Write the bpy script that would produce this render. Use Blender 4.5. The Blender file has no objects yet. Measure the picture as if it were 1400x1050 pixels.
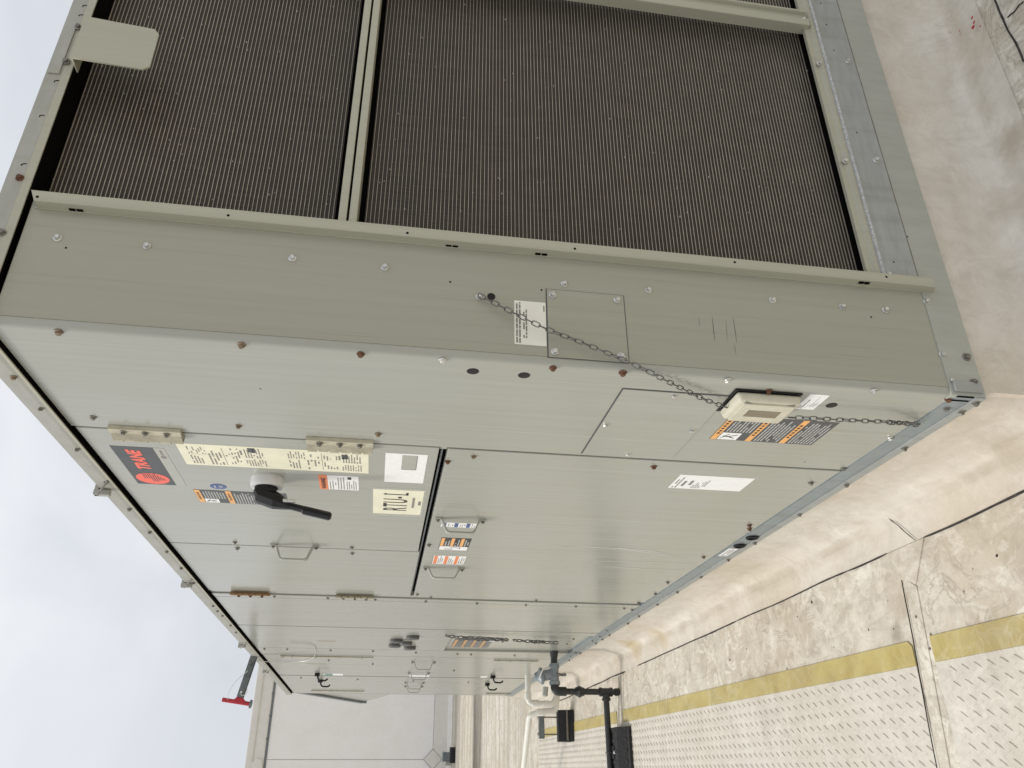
import bpy, bmesh, math, random
from mathutils import Vector, Matrix, noise
random.seed(7)
SC = bpy.context.scene
COL = SC.collection

# ------------------------------------------------------------------ camera (phone held sideways: the picture is rolled a quarter turn)
F = 1066.114
RM = Matrix(((0.8890605, -0.4525424, 0.0691140), (-0.0049376, -0.1604436, -0.9870327), (0.4577630, 0.8771905, -0.1448785)))
CAM = Vector((-0.737739, -1.321611, 1.249588))
cd = bpy.data.cameras.new('camera'); cam = bpy.data.objects.new('camera', cd); COL.objects.link(cam)
rx, ry, rz = RM[1], RM[0], -RM[2]
cam.matrix_world = Matrix(((rx[0], ry[0], rz[0], CAM[0]), (rx[1], ry[1], rz[1], CAM[1]), (rx[2], ry[2], rz[2], CAM[2]), (0, 0, 0, 1)))
cd.sensor_width = 36; cd.lens = 36 * F / 1400; cd.clip_start = .02; cd.clip_end = 500
SC.camera = cam

# ------------------------------------------------------------------ overcast sky and soft sun
SUN_DIR = Vector((-.62, .34, .95)).normalized()          # towards the sun
W = bpy.data.worlds.new('World'); SC.world = W; W.use_nodes = True
nt = W.node_tree; nt.nodes.clear()
out = nt.nodes.new('ShaderNodeOutputWorld'); bg = nt.nodes.new('ShaderNodeBackground'); bg.inputs[1].default_value = .1
sky = nt.nodes.new('ShaderNodeTexSky'); sky.sky_type = 'NISHITA'; sky.sun_disc = False
sky.sun_elevation = math.asin(SUN_DIR.z); sky.sun_rotation = math.atan2(SUN_DIR.x, SUN_DIR.y)
tc = nt.nodes.new('ShaderNodeTexCoord')
n1 = nt.nodes.new('ShaderNodeTexNoise'); n1.inputs['Scale'].default_value = 2.6; n1.inputs['Detail'].default_value = 5; n1.inputs['Distortion'].default_value = .5
mp = nt.nodes.new('ShaderNodeMapping'); mp.inputs['Scale'].default_value = (1, 1, 1.6)
cr = nt.nodes.new('ShaderNodeValToRGB')
cr.color_ramp.elements[0].position = .22; cr.color_ramp.elements[0].color = (5.3, 5.55, 6.0, 1)
cr.color_ramp.elements[1].position = .78; cr.color_ramp.elements[1].color = (7.5, 7.65, 7.9, 1)
mx = nt.nodes.new('ShaderNodeMix'); mx.data_type = 'RGBA'; mx.inputs[0].default_value = .97
nt.links.new(tc.outputs['Generated'], mp.inputs[0]); nt.links.new(mp.outputs[0], n1.inputs['Vector'])
nt.links.new(n1.outputs[0], cr.inputs[0])
nt.links.new(sky.outputs[0], mx.inputs[6]); nt.links.new(cr.outputs[0], mx.inputs[7])
sx = nt.nodes.new('ShaderNodeSeparateXYZ'); nt.links.new(tc.outputs['Generated'], sx.inputs[0])
zr = nt.nodes.new('ShaderNodeMapRange'); zr.inputs[1].default_value = 0; zr.inputs[2].default_value = 1; zr.inputs[3].default_value = .86; zr.inputs[4].default_value = 1.12
nt.links.new(sx.outputs[2], zr.inputs[0])
vm = nt.nodes.new('ShaderNodeVectorMath'); vm.operation = 'SCALE'; nt.links.new(mx.outputs[2], vm.inputs[0]); nt.links.new(zr.outputs[0], vm.inputs['Scale'])
nt.links.new(vm.outputs[0], bg.inputs[0]); nt.links.new(bg.outputs[0], out.inputs[0])
sd = bpy.data.lights.new('sun', 'SUN'); sd.energy = 1.5; sd.angle = math.radians(14); sd.color = (1, .95, .87)
so = bpy.data.objects.new('sun', sd); COL.objects.link(so)
so.rotation_euler = SUN_DIR.to_track_quat('Z', 'Y').to_euler(); so.location = (-6, 4, 9)
vs = SC.view_settings; vs.view_transform = 'Standard'; vs.look = 'None'; vs.exposure = 0.40; vs.gamma = 1; vs.use_curve_mapping = False

# ------------------------------------------------------------------ measuring helpers: where a sight line meets a real plane of the place
def ray(px, py):
    q = Vector(((1050 - py - 525) / F, (px - 700) / F, 1)); return RM.transposed() @ q
def onX(px, py, X=0.0):
    d = ray(px, py); return CAM + d * ((X - CAM.x) / d.x)
def onY(px, py, Y=0.0):
    d = ray(px, py); return CAM + d * ((Y - CAM.y) / d.y)
def onZ(px, py, Z):
    d = ray(px, py); return CAM + d * ((Z - CAM.z) / d.z)
ROOF = -.25

# ------------------------------------------------------------------ materials
def newmat(name):
    m = bpy.data.materials.new(name); m.use_nodes = True
    return m, m.node_tree, m.node_tree.nodes['Principled BSDF']
def plain(name, c, rough=.5, metal=0.0, var=.12, scale=30, bump=.0):
    m, t, b = newmat(name)
    g = t.nodes.new('ShaderNodeNewGeometry'); n = t.nodes.new('ShaderNodeTexNoise'); n.inputs['Scale'].default_value = scale; n.inputs['Detail'].default_value = 4
    r = t.nodes.new('ShaderNodeValToRGB'); e = r.color_ramp.elements
    e[0].position = .3; e[1].position = .7
    e[0].color = tuple(v * (1 - var) for v in c) + (1,); e[1].color = tuple(min(1, v * (1 + var)) for v in c) + (1,)
    t.links.new(g.outputs['Position'], n.inputs['Vector']); t.links.new(n.outputs[0], r.inputs[0]); t.links.new(r.outputs[0], b.inputs['Base Color'])
    b.inputs['Roughness'].default_value = rough; b.inputs['Metallic'].default_value = metal
    if bump:
        bp = t.nodes.new('ShaderNodeBump'); bp.inputs['Strength'].default_value = bump; bp.inputs['Distance'].default_value = .004
        t.links.new(n.outputs[0], bp.inputs['Height']); t.links.new(bp.outputs[0], b.inputs['Normal'])
    return m
def sheet(name, c, rough=.36, metal=.0, streak=(70, 70, 1.1), amt=.07, dirt=.1, dirtcol=(.28, .27, .19), spec=.5, dents=.05):
    """painted or galvanised sheet metal: brushed streaks, faint oil canning, patches of dirt"""
    m, t, b = newmat(name); L = t.links.new
    g = t.nodes.new('ShaderNodeNewGeometry')
    mp = t.nodes.new('ShaderNodeMapping'); mp.inputs['Scale'].default_value = streak
    n = t.nodes.new('ShaderNodeTexNoise'); n.inputs['Scale'].default_value = 1; n.inputs['Detail'].default_value = 5; n.inputs['Roughness'].default_value = .65
    L(g.outputs['Position'], mp.inputs[0]); L(mp.outputs[0], n.inputs['Vector'])
    r = t.nodes.new('ShaderNodeValToRGB'); e = r.color_ramp.elements; e[0].position = .28; e[1].position = .72
    e[0].color = tuple(v * (1 - amt) for v in c) + (1,); e[1].color = tuple(v * (1 + amt) for v in c) + (1,)
    L(n.outputs[0], r.inputs[0])
    n2 = t.nodes.new('ShaderNodeTexNoise'); n2.inputs['Scale'].default_value = 1.0; n2.inputs['Detail'].default_value = 6; n2.inputs['Distortion'].default_value = .4
    mp2 = t.nodes.new('ShaderNodeMapping'); mp2.inputs['Scale'].default_value = (5, 5, 1.3); mp2.inputs['Location'].default_value = (3.1, 1.7, .4)
    L(g.outputs['Position'], mp2.inputs[0]); L(mp2.outputs[0], n2.inputs['Vector'])
    r2 = t.nodes.new('ShaderNodeValToRGB'); e = r2.color_ramp.elements; e[0].position = .45; e[0].color = (0, 0, 0, 1); e[1].position = .75; e[1].color = (1, 1, 1, 1)
    L(n2.outputs[0], r2.inputs[0])
    ml = t.nodes.new('ShaderNodeMath'); ml.operation = 'MULTIPLY'; ml.inputs[1].default_value = dirt; L(r2.outputs[0], ml.inputs[0])
    mx = t.nodes.new('ShaderNodeMix'); mx.data_type = 'RGBA'; L(ml.outputs[0], mx.inputs[0]); L(r.outputs[0], mx.inputs[6]); mx.inputs[7].default_value = dirtcol + (1,)
    # rain runs down the sheet
    n4 = t.nodes.new('ShaderNodeTexNoise'); n4.inputs['Scale'].default_value = 1; n4.inputs['Detail'].default_value = 4
    mp4 = t.nodes.new('ShaderNodeMapping'); mp4.inputs['Scale'].default_value = (26, 26, .8); mp4.inputs['Location'].default_value = (1, 7, 2)
    L(g.outputs['Position'], mp4.inputs[0]); L(mp4.outputs[0], n4.inputs['Vector'])
    r4 = t.nodes.new('ShaderNodeValToRGB'); e = r4.color_ramp.elements; e[0].position = .52; e[0].color = (0, 0, 0, 1); e[1].position = .74; e[1].color = (1, 1, 1, 1); L(n4.outputs[0], r4.inputs[0])
    m4 = t.nodes.new('ShaderNodeMath'); m4.operation = 'MULTIPLY'; m4.inputs[1].default_value = dirt * 1.6; L(r4.outputs[0], m4.inputs[0])
    mx4 = t.nodes.new('ShaderNodeMix'); mx4.data_type = 'RGBA'; L(m4.outputs[0], mx4.inputs[0]); L(mx.outputs[2], mx4.inputs[6]); mx4.inputs[7].default_value = dirtcol + (1,)
    L(mx4.outputs[2], b.inputs['Base Color'])
    mr = t.nodes.new('ShaderNodeMapRange'); mr.inputs[1].default_value = .3; mr.inputs[2].default_value = .7
    mr.inputs[3].default_value = rough - .07; mr.inputs[4].default_value = rough + .09
    L(n.outputs[0], mr.inputs[0]); L(mr.outputs[0], b.inputs['Roughness'])
    b.inputs['Metallic'].default_value = metal; b.inputs['Specular IOR Level'].default_value = spec
    n3 = t.nodes.new('ShaderNodeTexNoise'); n3.inputs['Scale'].default_value = 3.2; n3.inputs['Detail'].default_value = 1
    L(g.outputs['Position'], n3.inputs['Vector'])
    ad = t.nodes.new('ShaderNodeMath'); ad.operation = 'MULTIPLY_ADD'; ad.inputs[1].default_value = .012; L(n.outputs[0], ad.inputs[0]); L(n3.outputs[0], ad.inputs[2])
    bp = t.nodes.new('ShaderNodeBump'); bp.inputs['Strength'].default_value = dents; bp.inputs['Distance'].default_value = .05
    L(ad.outputs[0], bp.inputs['Height']); L(bp.outputs[0], b.inputs['Normal'])
    return m
M = {}
M['paint'] = sheet('sage grey paint', (.352, .358, .316), rough=.20, amt=.05, spec=.7, dents=.055, dirt=.16)
M['coil_end_paint'] = sheet('sage grey paint on the coil end', (.335, .332, .265), rough=.32, amt=.045)
M['frame'] = sheet('pale sage frame paint', (.40, .39, .305), rough=.42, amt=.06, dirt=.12)
M['rail'] = sheet('weathered top rail paint', (.36, .36, .325), rough=.5, streak=(8, 8, 30), amt=.12, dirt=.3)
M['galv'] = sheet('galvanised base steel', (.335, .35, .335), rough=.42, metal=.15, streak=(14, 14, 60), amt=.12, dirt=.25, dirtcol=(.2, .2, .17))
M['galv_blue'] = sheet('bluish galvanised rail', (.25, .29, .30), rough=.40, metal=.2, streak=(14, 14, 60), amt=.14, dirt=.25, dirtcol=(.16, .16, .14))
M['galv_pale'] = sheet('pale galvanised strip', (.38, .39, .345), rough=.45, metal=.1, streak=(30, 30, 9), amt=.08, dirt=.15)
M['hinge'] = sheet('cream hinge steel', (.47, .44, .33), rough=.45, streak=(40, 40, 40), amt=.2, dirt=.5, dirtcol=(.3, .24, .15))
M['hinge_brown'] = sheet('dirty hinge steel', (.37, .34, .25), rough=.45, streak=(40, 40, 40), amt=.25, dirt=.6, dirtcol=(.2, .16, .1))
M['hinge_rust'] = sheet('rusty hinge steel', (.36, .25, .13), rough=.7, streak=(60, 60, 60), amt=.4, dirt=.5, dirtcol=(.2, .1, .04))
M['zinc'] = plain('zinc screw', (.58, .58, .56), .36, .9, .3, 150)
M['dull_zinc'] = plain('dull screw', (.20, .19, .165), .42, .6, .4, 150)
M['brown_zinc'] = plain('brown tarnished screw', (.21, .155, .105), .55, .35, .5, 200, .2)
M['rust'] = plain('rusted screw', (.125, .058, .030), .85, .0, .7, 260, .4)
M['dark'] = plain('dark recess', (.004, .004, .004), 1.0, 0, .2)  # near-black that stands in for shade in the gaps
M['dark'].node_tree.nodes['Principled BSDF'].inputs['Specular IOR Level'].default_value = .05
M['cap_grey'] = plain('dark grey cap', (.085, .085, .08), .5, 0, .2)
M['black_plastic'] = plain('black plastic', (.008, .008, .009), .42, 0, .2, 60)
M['black_plastic'].node_tree.nodes['Principled BSDF'].inputs['Specular IOR Level'].default_value = .3
M['black_pipe'] = plain('black painted pipe', (.022, .023, .023), .42, 0, .3, 50, .1)
M['rubber'] = plain('black recycled rubber', (.018, .018, .019), .75, 0, .5, 90, .5)
M['grey_iron'] = plain('grey painted regulator', (.24, .27, .29), .45, .1, .2, 40)
M['pvc'] = plain('white pvc', (.74, .72, .65), .4, 0, .06, 12)
M['strut'] = plain('zinc strut steel', (.17, .19, .195), .5, .4, .25, 40)
M['arm'] = plain('grey galvanised arm', (.12, .135, .13), .5, .3, .35, 30)
M['red'] = plain('red paint', (.42, .018, .03), .5, 0, .15, 30)
M['wire'] = plain('pale wire', (.62, .62, .60), .4, .2, .1)
M['chain'] = plain('dull steel chain', (.16, .16, .155), .42, .65, .35, 120)
M['beige'] = plain('weathered beige plastic', (.56, .53, .42), .5, 0, .07, 45, .05)
M['brown_window'] = plain('tinted brown window', (.20, .17, .115), .35, 0, .1)
M['white_plastic'] = plain('white plastic', (.62, .62, .61), .35, 0, .05)
M['paper'] = plain('white label', (.83, .83, .82), .5, 0, .03, 60)
M['cream'] = plain('cream label', (.77, .745, .575), .5, 0, .06, 18)
M['cream_white'] = plain('off white label', (.77, .76, .67), .5, 0, .05, 25)
M['label_grey'] = plain('charcoal label', (.075, .08, .083), .5, 0, .08)
M['label_black'] = plain('black label', (.03, .03, .034), .5, 0, .1)
M['ink'] = plain('black ink', (.03, .03, .03), .6, 0, .1)
M['ink_soft'] = plain('grey ink', (.22, .21, .19), .6, 0, .1)
M['ink_white'] = plain('white ink', (.5, .5, .48), .6, 0, .05)
M['logo_red'] = plain('logo red', (.87, .15, .10), .5, 0, .05)
M['orange'] = plain('label orange', (.80, .24, .09), .5, 0, .05)
M['amber'] = plain('label amber', (.82, .42, .14), .5, 0, .06)
M['seam_amber'] = plain('faded label amber', (.50, .30, .14), .5, 0, .1)
M['blue'] = plain('label blue', (.07, .11, .27), .5, 0, .1)
M['teal'] = plain('label teal', (.10, .26, .23), .5, 0, .1)
M['gloss'] = plain('clear film edge', (.39, .39, .335), .3, 0, .04)
M['scuff'] = plain('pale scuff', (.62, .63, .59), .45, 0, .1, 80)
M['scratch'] = plain('dark scratch', (.10, .10, .085), .5, 0, .3, 80)
M['dirtline'] = plain('dirt packed seam', (.035, .03, .026), .9, 0, .5, 60)
M['hood'] = sheet('grey hood paint', (.29, .30, .285), rough=.45)
M['bead'] = plain('mottled sealant bead', (.42, .43, .42), .5, .1, .35, 220, .3)
M['seam_brown'] = plain('brown seam', (.16, .145, .11), .8, 0, .3, 40)
M['tube'] = plain('coil tube edge', (.46, .415, .335), .45, .2, .15, 25)
M['lint'] = plain('pale lint', (.6, .58, .52), .8)

def coil_mat():
    m, t, b = newmat('dusty coil fins'); L = t.links.new
    g = t.nodes.new('ShaderNodeNewGeometry')
    mp = t.nodes.new('ShaderNodeMapping'); mp.inputs['Scale'].default_value = (420, 60, 9)
    n = t.nodes.new('ShaderNodeTexNoise'); n.inputs['Detail'].default_value = 2; n.inputs['Scale'].default_value = 1
    L(g.outputs['Position'], mp.inputs[0]); L(mp.outputs[0], n.inputs['Vector'])
    n2 = t.nodes.new('ShaderNodeTexNoise'); n2.inputs['Scale'].default_value = 5; n2.inputs['Detail'].default_value = 4; L(g.outputs['Position'], n2.inputs['Vector'])
    r = t.nodes.new('ShaderNodeValToRGB'); e = r.color_ramp.elements
    e[0].position = .32; e[0].color = (.020, .0145, .0105, 1); e[1].position = .7; e[1].color = (.054, .0415, .0305, 1)
    L(n.outputs[0], r.inputs[0])
    r2 = t.nodes.new('ShaderNodeValToRGB'); e = r2.color_ramp.elements
    e[0].position = .3; e[0].color = (.85, .84, .83, 1); e[1].position = .7; e[1].color = (1.08, 1.05, 1.02, 1); L(n2.outputs[0], r2.inputs[0])
    mx = t.nodes.new('ShaderNodeMix'); mx.data_type = 'RGBA'; mx.blend_type = 'MULTIPLY'; mx.inputs[0].default_value = 1
    L(r.outputs[0], mx.inputs[6]); L(r2.outputs[0], mx.inputs[7]); L(mx.outputs[2], b.inputs['Base Color'])
    b.inputs['Roughness'].default_value = .6; b.inputs['Metallic'].default_value = .2
    return m
M['fins'] = coil_mat()

STAINS = ((1325, 478, .10, .7, (.20, .165, .125)), (1385, 600, .10, .55, (.36, .29, .20)), (870, 875, .16, .7, (.46, .35, .17)), (905, 868, .10, .6, (.48, .38, .21)), (1395, 760, .10, .35, (.40, .34, .26)),
          (1225, 820, .10, .5, (.38, .31, .22)), (1222, 868, .045, .6, (.22, .18, .14)), (1180, 690, .10, .45, (.42, .35, .24)), (1270, 150, .13, .4, (.40, .33, .24)), (1340, 60, .12, .35, (.48, .40, .30)), (1385, 190, .08, .5, (.36, .29, .21)), (1375, 290, .09, .5, (.36, .29, .21)))
def membrane(name, lo, hi, warm=(.50, .42, .29), pond=False, specks=True, stain=.55, vein=1.0, extra=False):
    m, t, b = newmat(name); L = t.links.new; N = t.nodes.new
    g = N('ShaderNodeNewGeometry'); P = g.outputs['Position']
    def noi(s, d, dist=0.0, loc=(0, 0, 0), rough=.55, sc=(1, 1, 1)):
        mp = N('ShaderNodeMapping'); mp.inputs['Location'].default_value = loc; mp.inputs['Scale'].default_value = sc; L(P, mp.inputs[0])
        n = N('ShaderNodeTexNoise'); n.inputs['Scale'].default_value = s; n.inputs['Detail'].default_value = d
        n.inputs['Distortion'].default_value = dist; n.inputs['Roughness'].default_value = rough; L(mp.outputs[0], n.inputs['Vector']); return n.outputs[0]
    def ramp(src, stops):
        r = N('ShaderNodeValToRGB'); e = r.color_ramp.elements
        while len(e) < len(stops): e.new(.5)
        for k, (p, c) in enumerate(stops):
            e[k].position = p; e[k].color = (c, c, c, 1) if isinstance(c, (int, float)) else tuple(c) + (1,)
        L(src, r.inputs[0]); return r.outputs[0]
    def mix(f, a, bcol, mode='MIX'):
        x = N('ShaderNodeMix'); x.data_type = 'RGBA'; x.blend_type = mode
        if isinstance(f, float): x.inputs[0].default_value = f
        else: L(f, x.inputs[0])
        L(a, x.inputs[6])
        if isinstance(bcol, tuple): x.inputs[7].default_value = bcol + (1,)
        else: L(bcol, x.inputs[7])
        return x.outputs[2]
    def mul(a, k):
        x = N('ShaderNodeMath'); x.operation = 'MULTIPLY'; L(a, x.inputs[0])
        if isinstance(k, float): x.inputs[1].default_value = k
        else: L(k, x.inputs[1])
        return x.outputs[0]
    c = ramp(noi(7.5, 9, .7, rough=.66), [(.30, lo), (.5, tuple((a * .4 + q * .6) for a, q in zip(lo, hi))), (.70, hi)])
    c = mix(mul(ramp(noi(1.5, 7, .5, (7, 2, 1), .62), [(.44, 0.0), (.66, 1.0)]), stain), c, warm)
    c = mix(mul(ramp(noi(38, 5, .4, (3, 1, 1), .7), [(.50, 0.0), (.68, 1.0)]), .42 * vein), c, (.36, .32, .26))
    c = mix(mul(ramp(noi(11, 8, 1.6, (6, 3, 7), .62), [(.53, 0.0), (.60, 1.0), (.68, .0)]), .45 * vein), c, (.74, .71, .63))
    # dried tide lines, broken up so that they come and go
    tl = noi(7.0, 7, 1.1, (4, 9, 2), .6); gate = ramp(noi(3.1, 4, .3, (8, 1, 4)), [(.44, 0.0), (.54, 1.0)])
    c = mix(mul(mul(ramp(tl, [(.455, 0.0), (.475, 1.0), (.488, 1.0), (.51, 0.0)]), gate), .55 * vein), c, (.82, .79, .70))
    gate2 = ramp(noi(2.7, 4, .3, (1, 6, 9)), [(.46, 0.0), (.56, 1.0)])
    c = mix(mul(mul(ramp(tl, [(.54, 0.0), (.556, 1.0), (.560, 1.0), (.58, 0.0)]), gate2), .55 * vein), c, (.30, .25, .19))
    # drawn out dirt streaks
    c = mix(mul(ramp(noi(1, 7, .9, (2, 2, 2), .66, (20, 5, 9)), [(.50, 0.0), (.66, 1.0)]), .38 * vein), c, (.37, .33, .275))
    if specks:
        v = N('ShaderNodeTexVoronoi'); v.inputs['Scale'].default_value = 26; L(P, v.inputs['Vector'])
        sp = ramp(v.outputs['Distance'], [(.0, 1.0), (.10, 1.0), (.15, 0.0)])
        ms = ramp(noi(9, 3, 0, (1, 5, 3)), [(.57, 0.0), (.62, 1.0)])
        c = mix(mul(sp, ms), c, (.12, .10, .08))
    if pond:
        s = N('ShaderNodeSeparateXYZ'); L(P, s.inputs[0])
        y = N('ShaderNodeMath'); y.operation = 'ADD'; L(s.outputs[1], y.inputs[0]); L(mul(noi(.9, 6, .4, (3, 3, 3), .65, (.5, 1, 1)), .9), y.inputs[1])
        mr = N('ShaderNodeMapRange'); mr.inputs[1].default_value = 10.45; mr.inputs[2].default_value = 13.45; L(y.outputs[0], mr.inputs[0])
        far = N('ShaderNodeMapRange'); far.inputs[1].default_value = 5.0; far.inputs[2].default_value = 8.0; L(s.outputs[1], far.inputs[0])
        st = ramp(noi(1, 6, .6, (5, 1, 1), .6, (.35, 4.5, 1)), [(.44, 0.0), (.60, 1.0)])
        c = mix(mul(mul(st, far.outputs[0]), .75), c, (.36, .32, .255))
        band = ramp(mr.outputs[0], [(.16, 0.0), (.22, .75), (.40, .85), (.47, 1.0), (.57, 0.0)])
        c = mix(mul(band, ramp(noi(1.2, 7, .6, (1, 1, 1), .7, (.6, 3, 1)), [(.30, .55), (.52, 1.0)])), c, (.085, .075, .055))
    if extra:
        # single stains where the photograph shows them: (pixel sighted on the roof, radius in metres, strength, colour)
        for (px, py, rad, k, col) in STAINS:
            q = onZ(px, py, ROOF + .01)
            vm = N('ShaderNodeVectorMath'); vm.operation = 'DISTANCE'; L(P, vm.inputs[0]); vm.inputs[1].default_value = q
            ad = N('ShaderNodeMath'); ad.operation = 'ADD'; L(mul(vm.outputs['Value'], 1 / rad), ad.inputs[0]); L(mul(noi(16, 7, 1.0, (px, py, 0), .65), 1.1), ad.inputs[1])
            c = mix(mul(ramp(mul(ad.outputs[0], .5), [(.38, 1.0), (.70, 0.0)]), k), c, col)
        # silt left in the fold of the flashing
        s2 = N('ShaderNodeSeparateXYZ'); L(P, s2.inputs[0])
        zr = N('ShaderNodeMapRange'); zr.inputs[1].default_value = -.2495; zr.inputs[2].default_value = -.215; L(s2.outputs[2], zr.inputs[0])
        fold = ramp(zr.outputs[0], [(.10, 0.0), (.25, 1.0), (.45, .8), (.75, 0.0)])
        c = mix(mul(mul(fold, ramp(noi(4.5, 6, .5, (5, 5, 5), .65), [(.36, 0.0), (.62, 1.0)])), .65), c, (.37, .315, .235))
    L(c, b.inputs['Base Color']); b.inputs['Roughness'].default_value = .62; b.inputs['Specular IOR Level'].default_value = .3
    bp = N('ShaderNodeBump'); bp.inputs['Strength'].default_value = .35; bp.inputs['Distance'].default_value = .012
    L(noi(14, 6, .8, (1, 2, 5)), bp.inputs['Height']); L(bp.outputs[0], b.inputs['Normal'])
    return m
M['roof'] = membrane('weathered white roof membrane', (.435, .38, .30), (.70, .65, .56), warm=(.47, .395, .285), pond=True, stain=.6, extra=True)
M['flash'] = membrane('flashing membrane', (.54, .49, .415), (.68, .635, .56), warm=(.54, .46, .345), specks=False, stain=.6, vein=.28, extra=True)
M['wall'] = membrane('pale wall membrane', (.83, .812, .78), (.86, .84, .81), warm=(.72, .69, .63), specks=False, stain=.3, vein=.06)
M['coping'] = membrane('coping membrane', (.68, .655, .60), (.74, .715, .66), warm=(.64, .59, .50), specks=False, stain=.35, vein=.15)
M['pad'] = membrane('walkway pad', (.55, .515, .45), (.68, .645, .575), warm=(.54, .475, .38), specks=False, stain=.4, vein=.35)
M['pad_yellow'] = membrane('walkway pad yellow edge', (.38, .30, .095), (.55, .46, .19), warm=(.38, .30, .15), specks=False, stain=.6, vein=.25)

# ------------------------------------------------------------------ object helpers
WLOC = {}
def tag(o, label=None, cat=None, group=None, kind=None):
    if label: o['label'] = label
    if cat: o['category'] = cat
    if group: o['group'] = group
    if kind: o['kind'] = kind
    return o
def thing(name, label, cat, loc, group=None):
    o = bpy.data.objects.new(name, None); COL.objects.link(o); o.location = loc; o.empty_display_size = .05
    WLOC[o.name] = Vector(loc); return tag(o, label, cat, group)
def place(o, world, parent):
    o.location = world - (WLOC[parent.name] if parent else Vector())
    if parent: o.parent = parent
    WLOC[o.name] = Vector(world)
def obj(name, bm, mat, parent=None, smooth=False, label=None, kind=None):
    bmesh.ops.recalc_face_normals(bm, faces=bm.faces)
    me = bpy.data.meshes.new(name)
    lo = Vector((min(v.co.x for v in bm.verts), min(v.co.y for v in bm.verts), min(v.co.z for v in bm.verts)))
    hi = Vector((max(v.co.x for v in bm.verts), max(v.co.y for v in bm.verts), max(v.co.z for v in bm.verts)))
    c = (lo + hi) / 2
    bmesh.ops.translate(bm, vec=-c, verts=bm.verts)
    if smooth:
        for f in bm.faces: f.smooth = True
        for e in bm.edges:
            if len(e.link_faces) == 2 and e.calc_face_angle(0) > .7: e.smooth = False
    bm.to_mesh(me); bm.free(); me.materials.append(M[mat] if isinstance(mat, str) else mat)
    o = bpy.data.objects.new(name, me); COL.objects.link(o); place(o, c, parent)
    return tag(o, label, kind=kind)
def B(): return bmesh.new()
def box(bm, x0, x1, y0, y1, z0, z1, bev=0.0):
    x0, x1 = sorted((x0, x1)); y0, y1 = sorted((y0, y1)); z0, z1 = sorted((z0, z1))
    v = [bm.verts.new(p) for p in ((x0, y0, z0), (x1, y0, z0), (x1, y1, z0), (x0, y1, z0), (x0, y0, z1), (x1, y0, z1), (x1, y1, z1), (x0, y1, z1))]
    fs = [bm.faces.new([v[i] for i in f]) for f in ((0, 3, 2, 1), (4, 5, 6, 7), (0, 1, 5, 4), (1, 2, 6, 5), (2, 3, 7, 6), (3, 0, 4, 7))]
    if bev:
        es = set(e for f in fs for e in f.edges)
        bmesh.ops.bevel(bm, geom=list(es), offset=bev, segments=2, affect='EDGES', profile=.6)
    return bm
def prism(bm, poly, axis, a, b):
    """poly: 2-D outline extruded along an axis from a to b"""
    def P(u, v, w): return {'x': (w, u, v), 'y': (u, w, v), 'z': (u, v, w)}[axis]
    n = len(poly); A = [bm.verts.new(P(u, v, a)) for u, v in poly]; C = [bm.verts.new(P(u, v, b)) for u, v in poly]
    bm.faces.new(A[::-1]); bm.faces.new(C)
    for i in range(n): bm.faces.new((A[i], A[(i + 1) % n], C[(i + 1) % n], C[i]))
    return bm
def tube(bm, pts, r, seg=10, cap=True, radii=None):
    pts = [Vector(p) for p in pts]; rings = []; nprev = None
    for i, p in enumerate(pts):
        d = (pts[min(i + 1, len(pts) - 1)] - pts[max(i - 1, 0)]).normalized()
        if nprev is None:
            nprev = d.orthogonal().normalized()
        nprev = (nprev - d * nprev.dot(d)).normalized(); bt = d.cross(nprev)
        rr = radii[i] if radii else r
        rings.append([bm.verts.new(p + (nprev * math.cos(2 * math.pi * k / seg) + bt * math.sin(2 * math.pi * k / seg)) * rr) for k in range(seg)])
    for a, b in zip(rings, rings[1:]):
        for k in range(seg): bm.faces.new((a[k], a[(k + 1) % seg], b[(k + 1) % seg], b[k]))
    if cap: bm.faces.new(rings[0][::-1]); bm.faces.new(rings[-1])
    return bm
def bend(pts, r=.02, n=5):
    """round the corners of a polyline"""
    pts = [Vector(p) for p in pts]; o = [pts[0]]
    for a, b, c in zip(pts, pts[1:], pts[2:]):
        u = (a - b); v = (c - b); rr = min(r, u.length * .48, v.length * .48); u.normalize(); v.normalize()
        s, e = b + u * rr, b + v * rr
        for k in range(n + 1):
            t = k / n; o.append(s * (1 - t) ** 2 + b * 2 * t * (1 - t) + e * t ** 2)
    return o + [pts[-1]]
def lathe(bm, c, axis, prof, seg=16):
    """prof: (distance along axis, radius)"""
    c = Vector(c); ax = Vector(axis).normalized(); u = ax.orthogonal().normalized(); w = ax.cross(u); rings = []
    for h, r in prof:
        rings.append([bm.verts.new(c + ax * h + (u * math.cos(2 * math.pi * k / seg) + w * math.sin(2 * math.pi * k / seg)) * max(r, 1e-4)) for k in range(seg)])
    for a, b in zip(rings, rings[1:]):
        for k in range(seg): bm.faces.new((a[k], a[(k + 1) % seg], b[(k + 1) % seg], b[k]))
    bm.faces.new(rings[0][::-1]); bm.faces.new(rings[-1])
    return bm

# ================================================================== SETTING
bm = B(); box(bm, -40, 60, -40, 15.24, ROOF - .4, ROOF)
tag(obj('roof', bm, 'roof'), 'weathered off white membrane roof with stains and tide marks', kind='structure')

# ------------------------------------------------------------------ cabinet dimensions
LEN, WID, TOP = 6.30, 2.30, 2.03

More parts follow.
